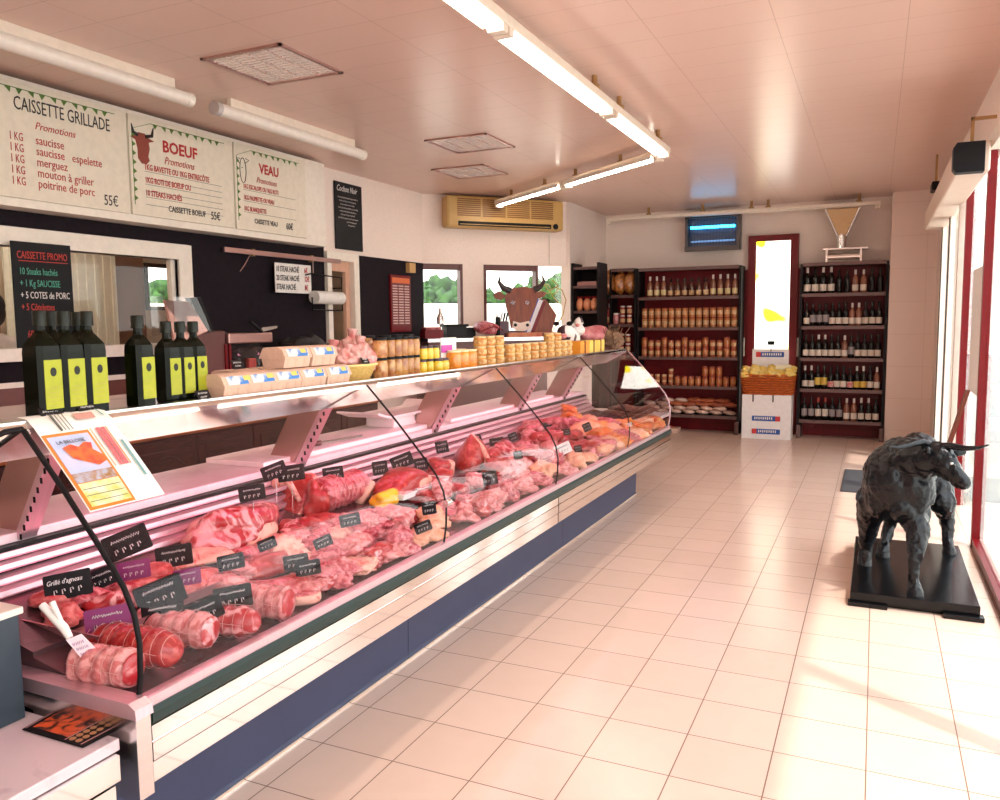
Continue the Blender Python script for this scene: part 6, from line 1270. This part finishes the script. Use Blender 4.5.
B('foot_strip', MB().box(-.095, .10, 4.63, 4.68, 0, .026, b=.003), m_pl, ph); B('foot_strip', MB().box(.36, .545, 4.62, 4.68, 0, .026, b=.003), m_pl, ph)
B('foot_strip', MB().box(-.09, .53, 5.82, 5.89, 0, .025, b=.003), m_pl, ph); B('core', MB().box(-.075, .518, 4.69, 5.81, 0.0, .025), m_pl, ph)

# ================================================================ BUTCHER in the kitchen, half out of the picture
px_, py_ = -5.55, along(0, -5.55, 1.6)-.06
pn = thing('person', 'person with dark hair in white coat seen from behind in the kitchen behind the hatch', 'person', (px_, py_, 0))
T = Matrix.Translation((px_, py_, 0)) @ Matrix.Rotation(2.7, 4, 'Z')
m_coat = mat('white_coat', (.80, .70, .66), .7, bump=.3, scale=14); m_skin = mat('skin', (.62, .33, .24), .5, bump=.1); m_hair = mat('dark_hair', (.02, .012, .01), .5, bump=1, scale=60)
def tp(l): return [T @ Vector(p) for p in l]
mb = MB()
chain(mb, tp([(0, 0, 1.46), (0, 0, 1.58)]), [.055, .052]); mb.blob(T @ Vector((.015, 0, 1.665)), (.098, .078, .118), 1, .03, flat=-2, sub=3); mb.blob(T @ Vector((.05, 0, 1.60)), (.05, .05, .05), 2, .03, flat=-2)
mb.blob(T @ Vector((.108, 0, 1.655)), (.022, .014, .026), 3, 0, flat=-2, sub=2)
for s_ in (-1, 1):
    mb.blob(T @ Vector((0, s_*.078, 1.66)), (.02, .012, .03), 4, 0, flat=-2, sub=2)
    chain(mb, tp([(0, s_*.17, 1.42), (.01, s_*.23, 1.16), (.14, s_*.18, .98), (.22, s_*.14, .96)]), [.06, .048, .038, .03])
    mb.blob(T @ Vector((.27, s_*.135, .955)), (.045, .035, .018), 5, .05, flat=-2)
    for k in range(4): chain(mb, tp([(.30, s_*.135+(k-1.5)*.018, .957), (.34, s_*.135+(k-1.5)*.02, .945), (.355, s_*.135+(k-1.5)*.02, .925)]), [.009, .008, .007])
    chain(mb, tp([(.27, s_*.105, .955), (.30, s_*.085, .945)]), [.011, .009])
    chain(mb, tp([(0, s_*.10, .92), (.01, s_*.11, .50), (0, s_*.12, .09)]), [.10, .065, .045]); chain(mb, tp([(0, s_*.12, .045), (.15, s_*.13, .035)]), [.042, .033])
mb.blob(T @ Vector((0, 0, 1.25)), (.12, .19, .26), 6, .03, flat=-2); mb.blob(T @ Vector((0, 0, .98)), (.125, .17, .18), 7, .03, flat=-2)
fused('body', mb, m_skin, .012, pn, smooth=3)
mb = MB(); mb.blob(T @ Vector((0, 0, 1.25)), (.14, .21, .27), 6, .03, flat=-2).blob(T @ Vector((0, 0, .95)), (.15, .20, .28), 7, .03, flat=-2).blob(T @ Vector((0, 0, 1.44)), (.085, .17, .07), 8, .03, flat=-2)
for s_ in (-1, 1): chain(mb, tp([(0, s_*.17, 1.42), (.01, s_*.23, 1.16), (.13, s_*.185, .99), (.19, s_*.155, .965)]), [.075, .062, .052, .045])
fused('coat', mb, m_coat, .014, pn, smooth=4)
mb = MB(); mb.blob(T @ Vector((-.012, 0, 1.70)), (.108, .090, .10), 9, .06, flat=-2).blob(T @ Vector((-.04, 0, 1.64)), (.075, .086, .10), 10, .06, flat=-2); fused('hair', mb, m_hair, .01, pn, smooth=2)
for s_ in (-1, 1): B('eye', MB().blob(T @ Vector((.103, s_*.032, 1.675)), (.006, .013, .006), 1, 0, flat=-2, sub=2), m_hair, pn)
B('mouth', MB().blob(T @ Vector((.098, 0, 1.605)), (.008, .024, .005), 1, 0, flat=-2, sub=2), m_redtext, pn)
for s_ in (-1, 1): mb = MB(); chain(mb, tp([(0, s_*.10, .90), (.01, s_*.11, .50), (0, s_*.12, .10)]), [.115, .08, .065]); fused('trousers', mb, m_coat, .014, pn, smooth=2)

# ================================================================ tidy: drop the unused prototypes
for o in PROTOS:
    st = [o]; al = []
    while st:
        q = st.pop(); al.append(q); st += list(q.children)
    for q in reversed(al): bpy.data.objects.remove(q)
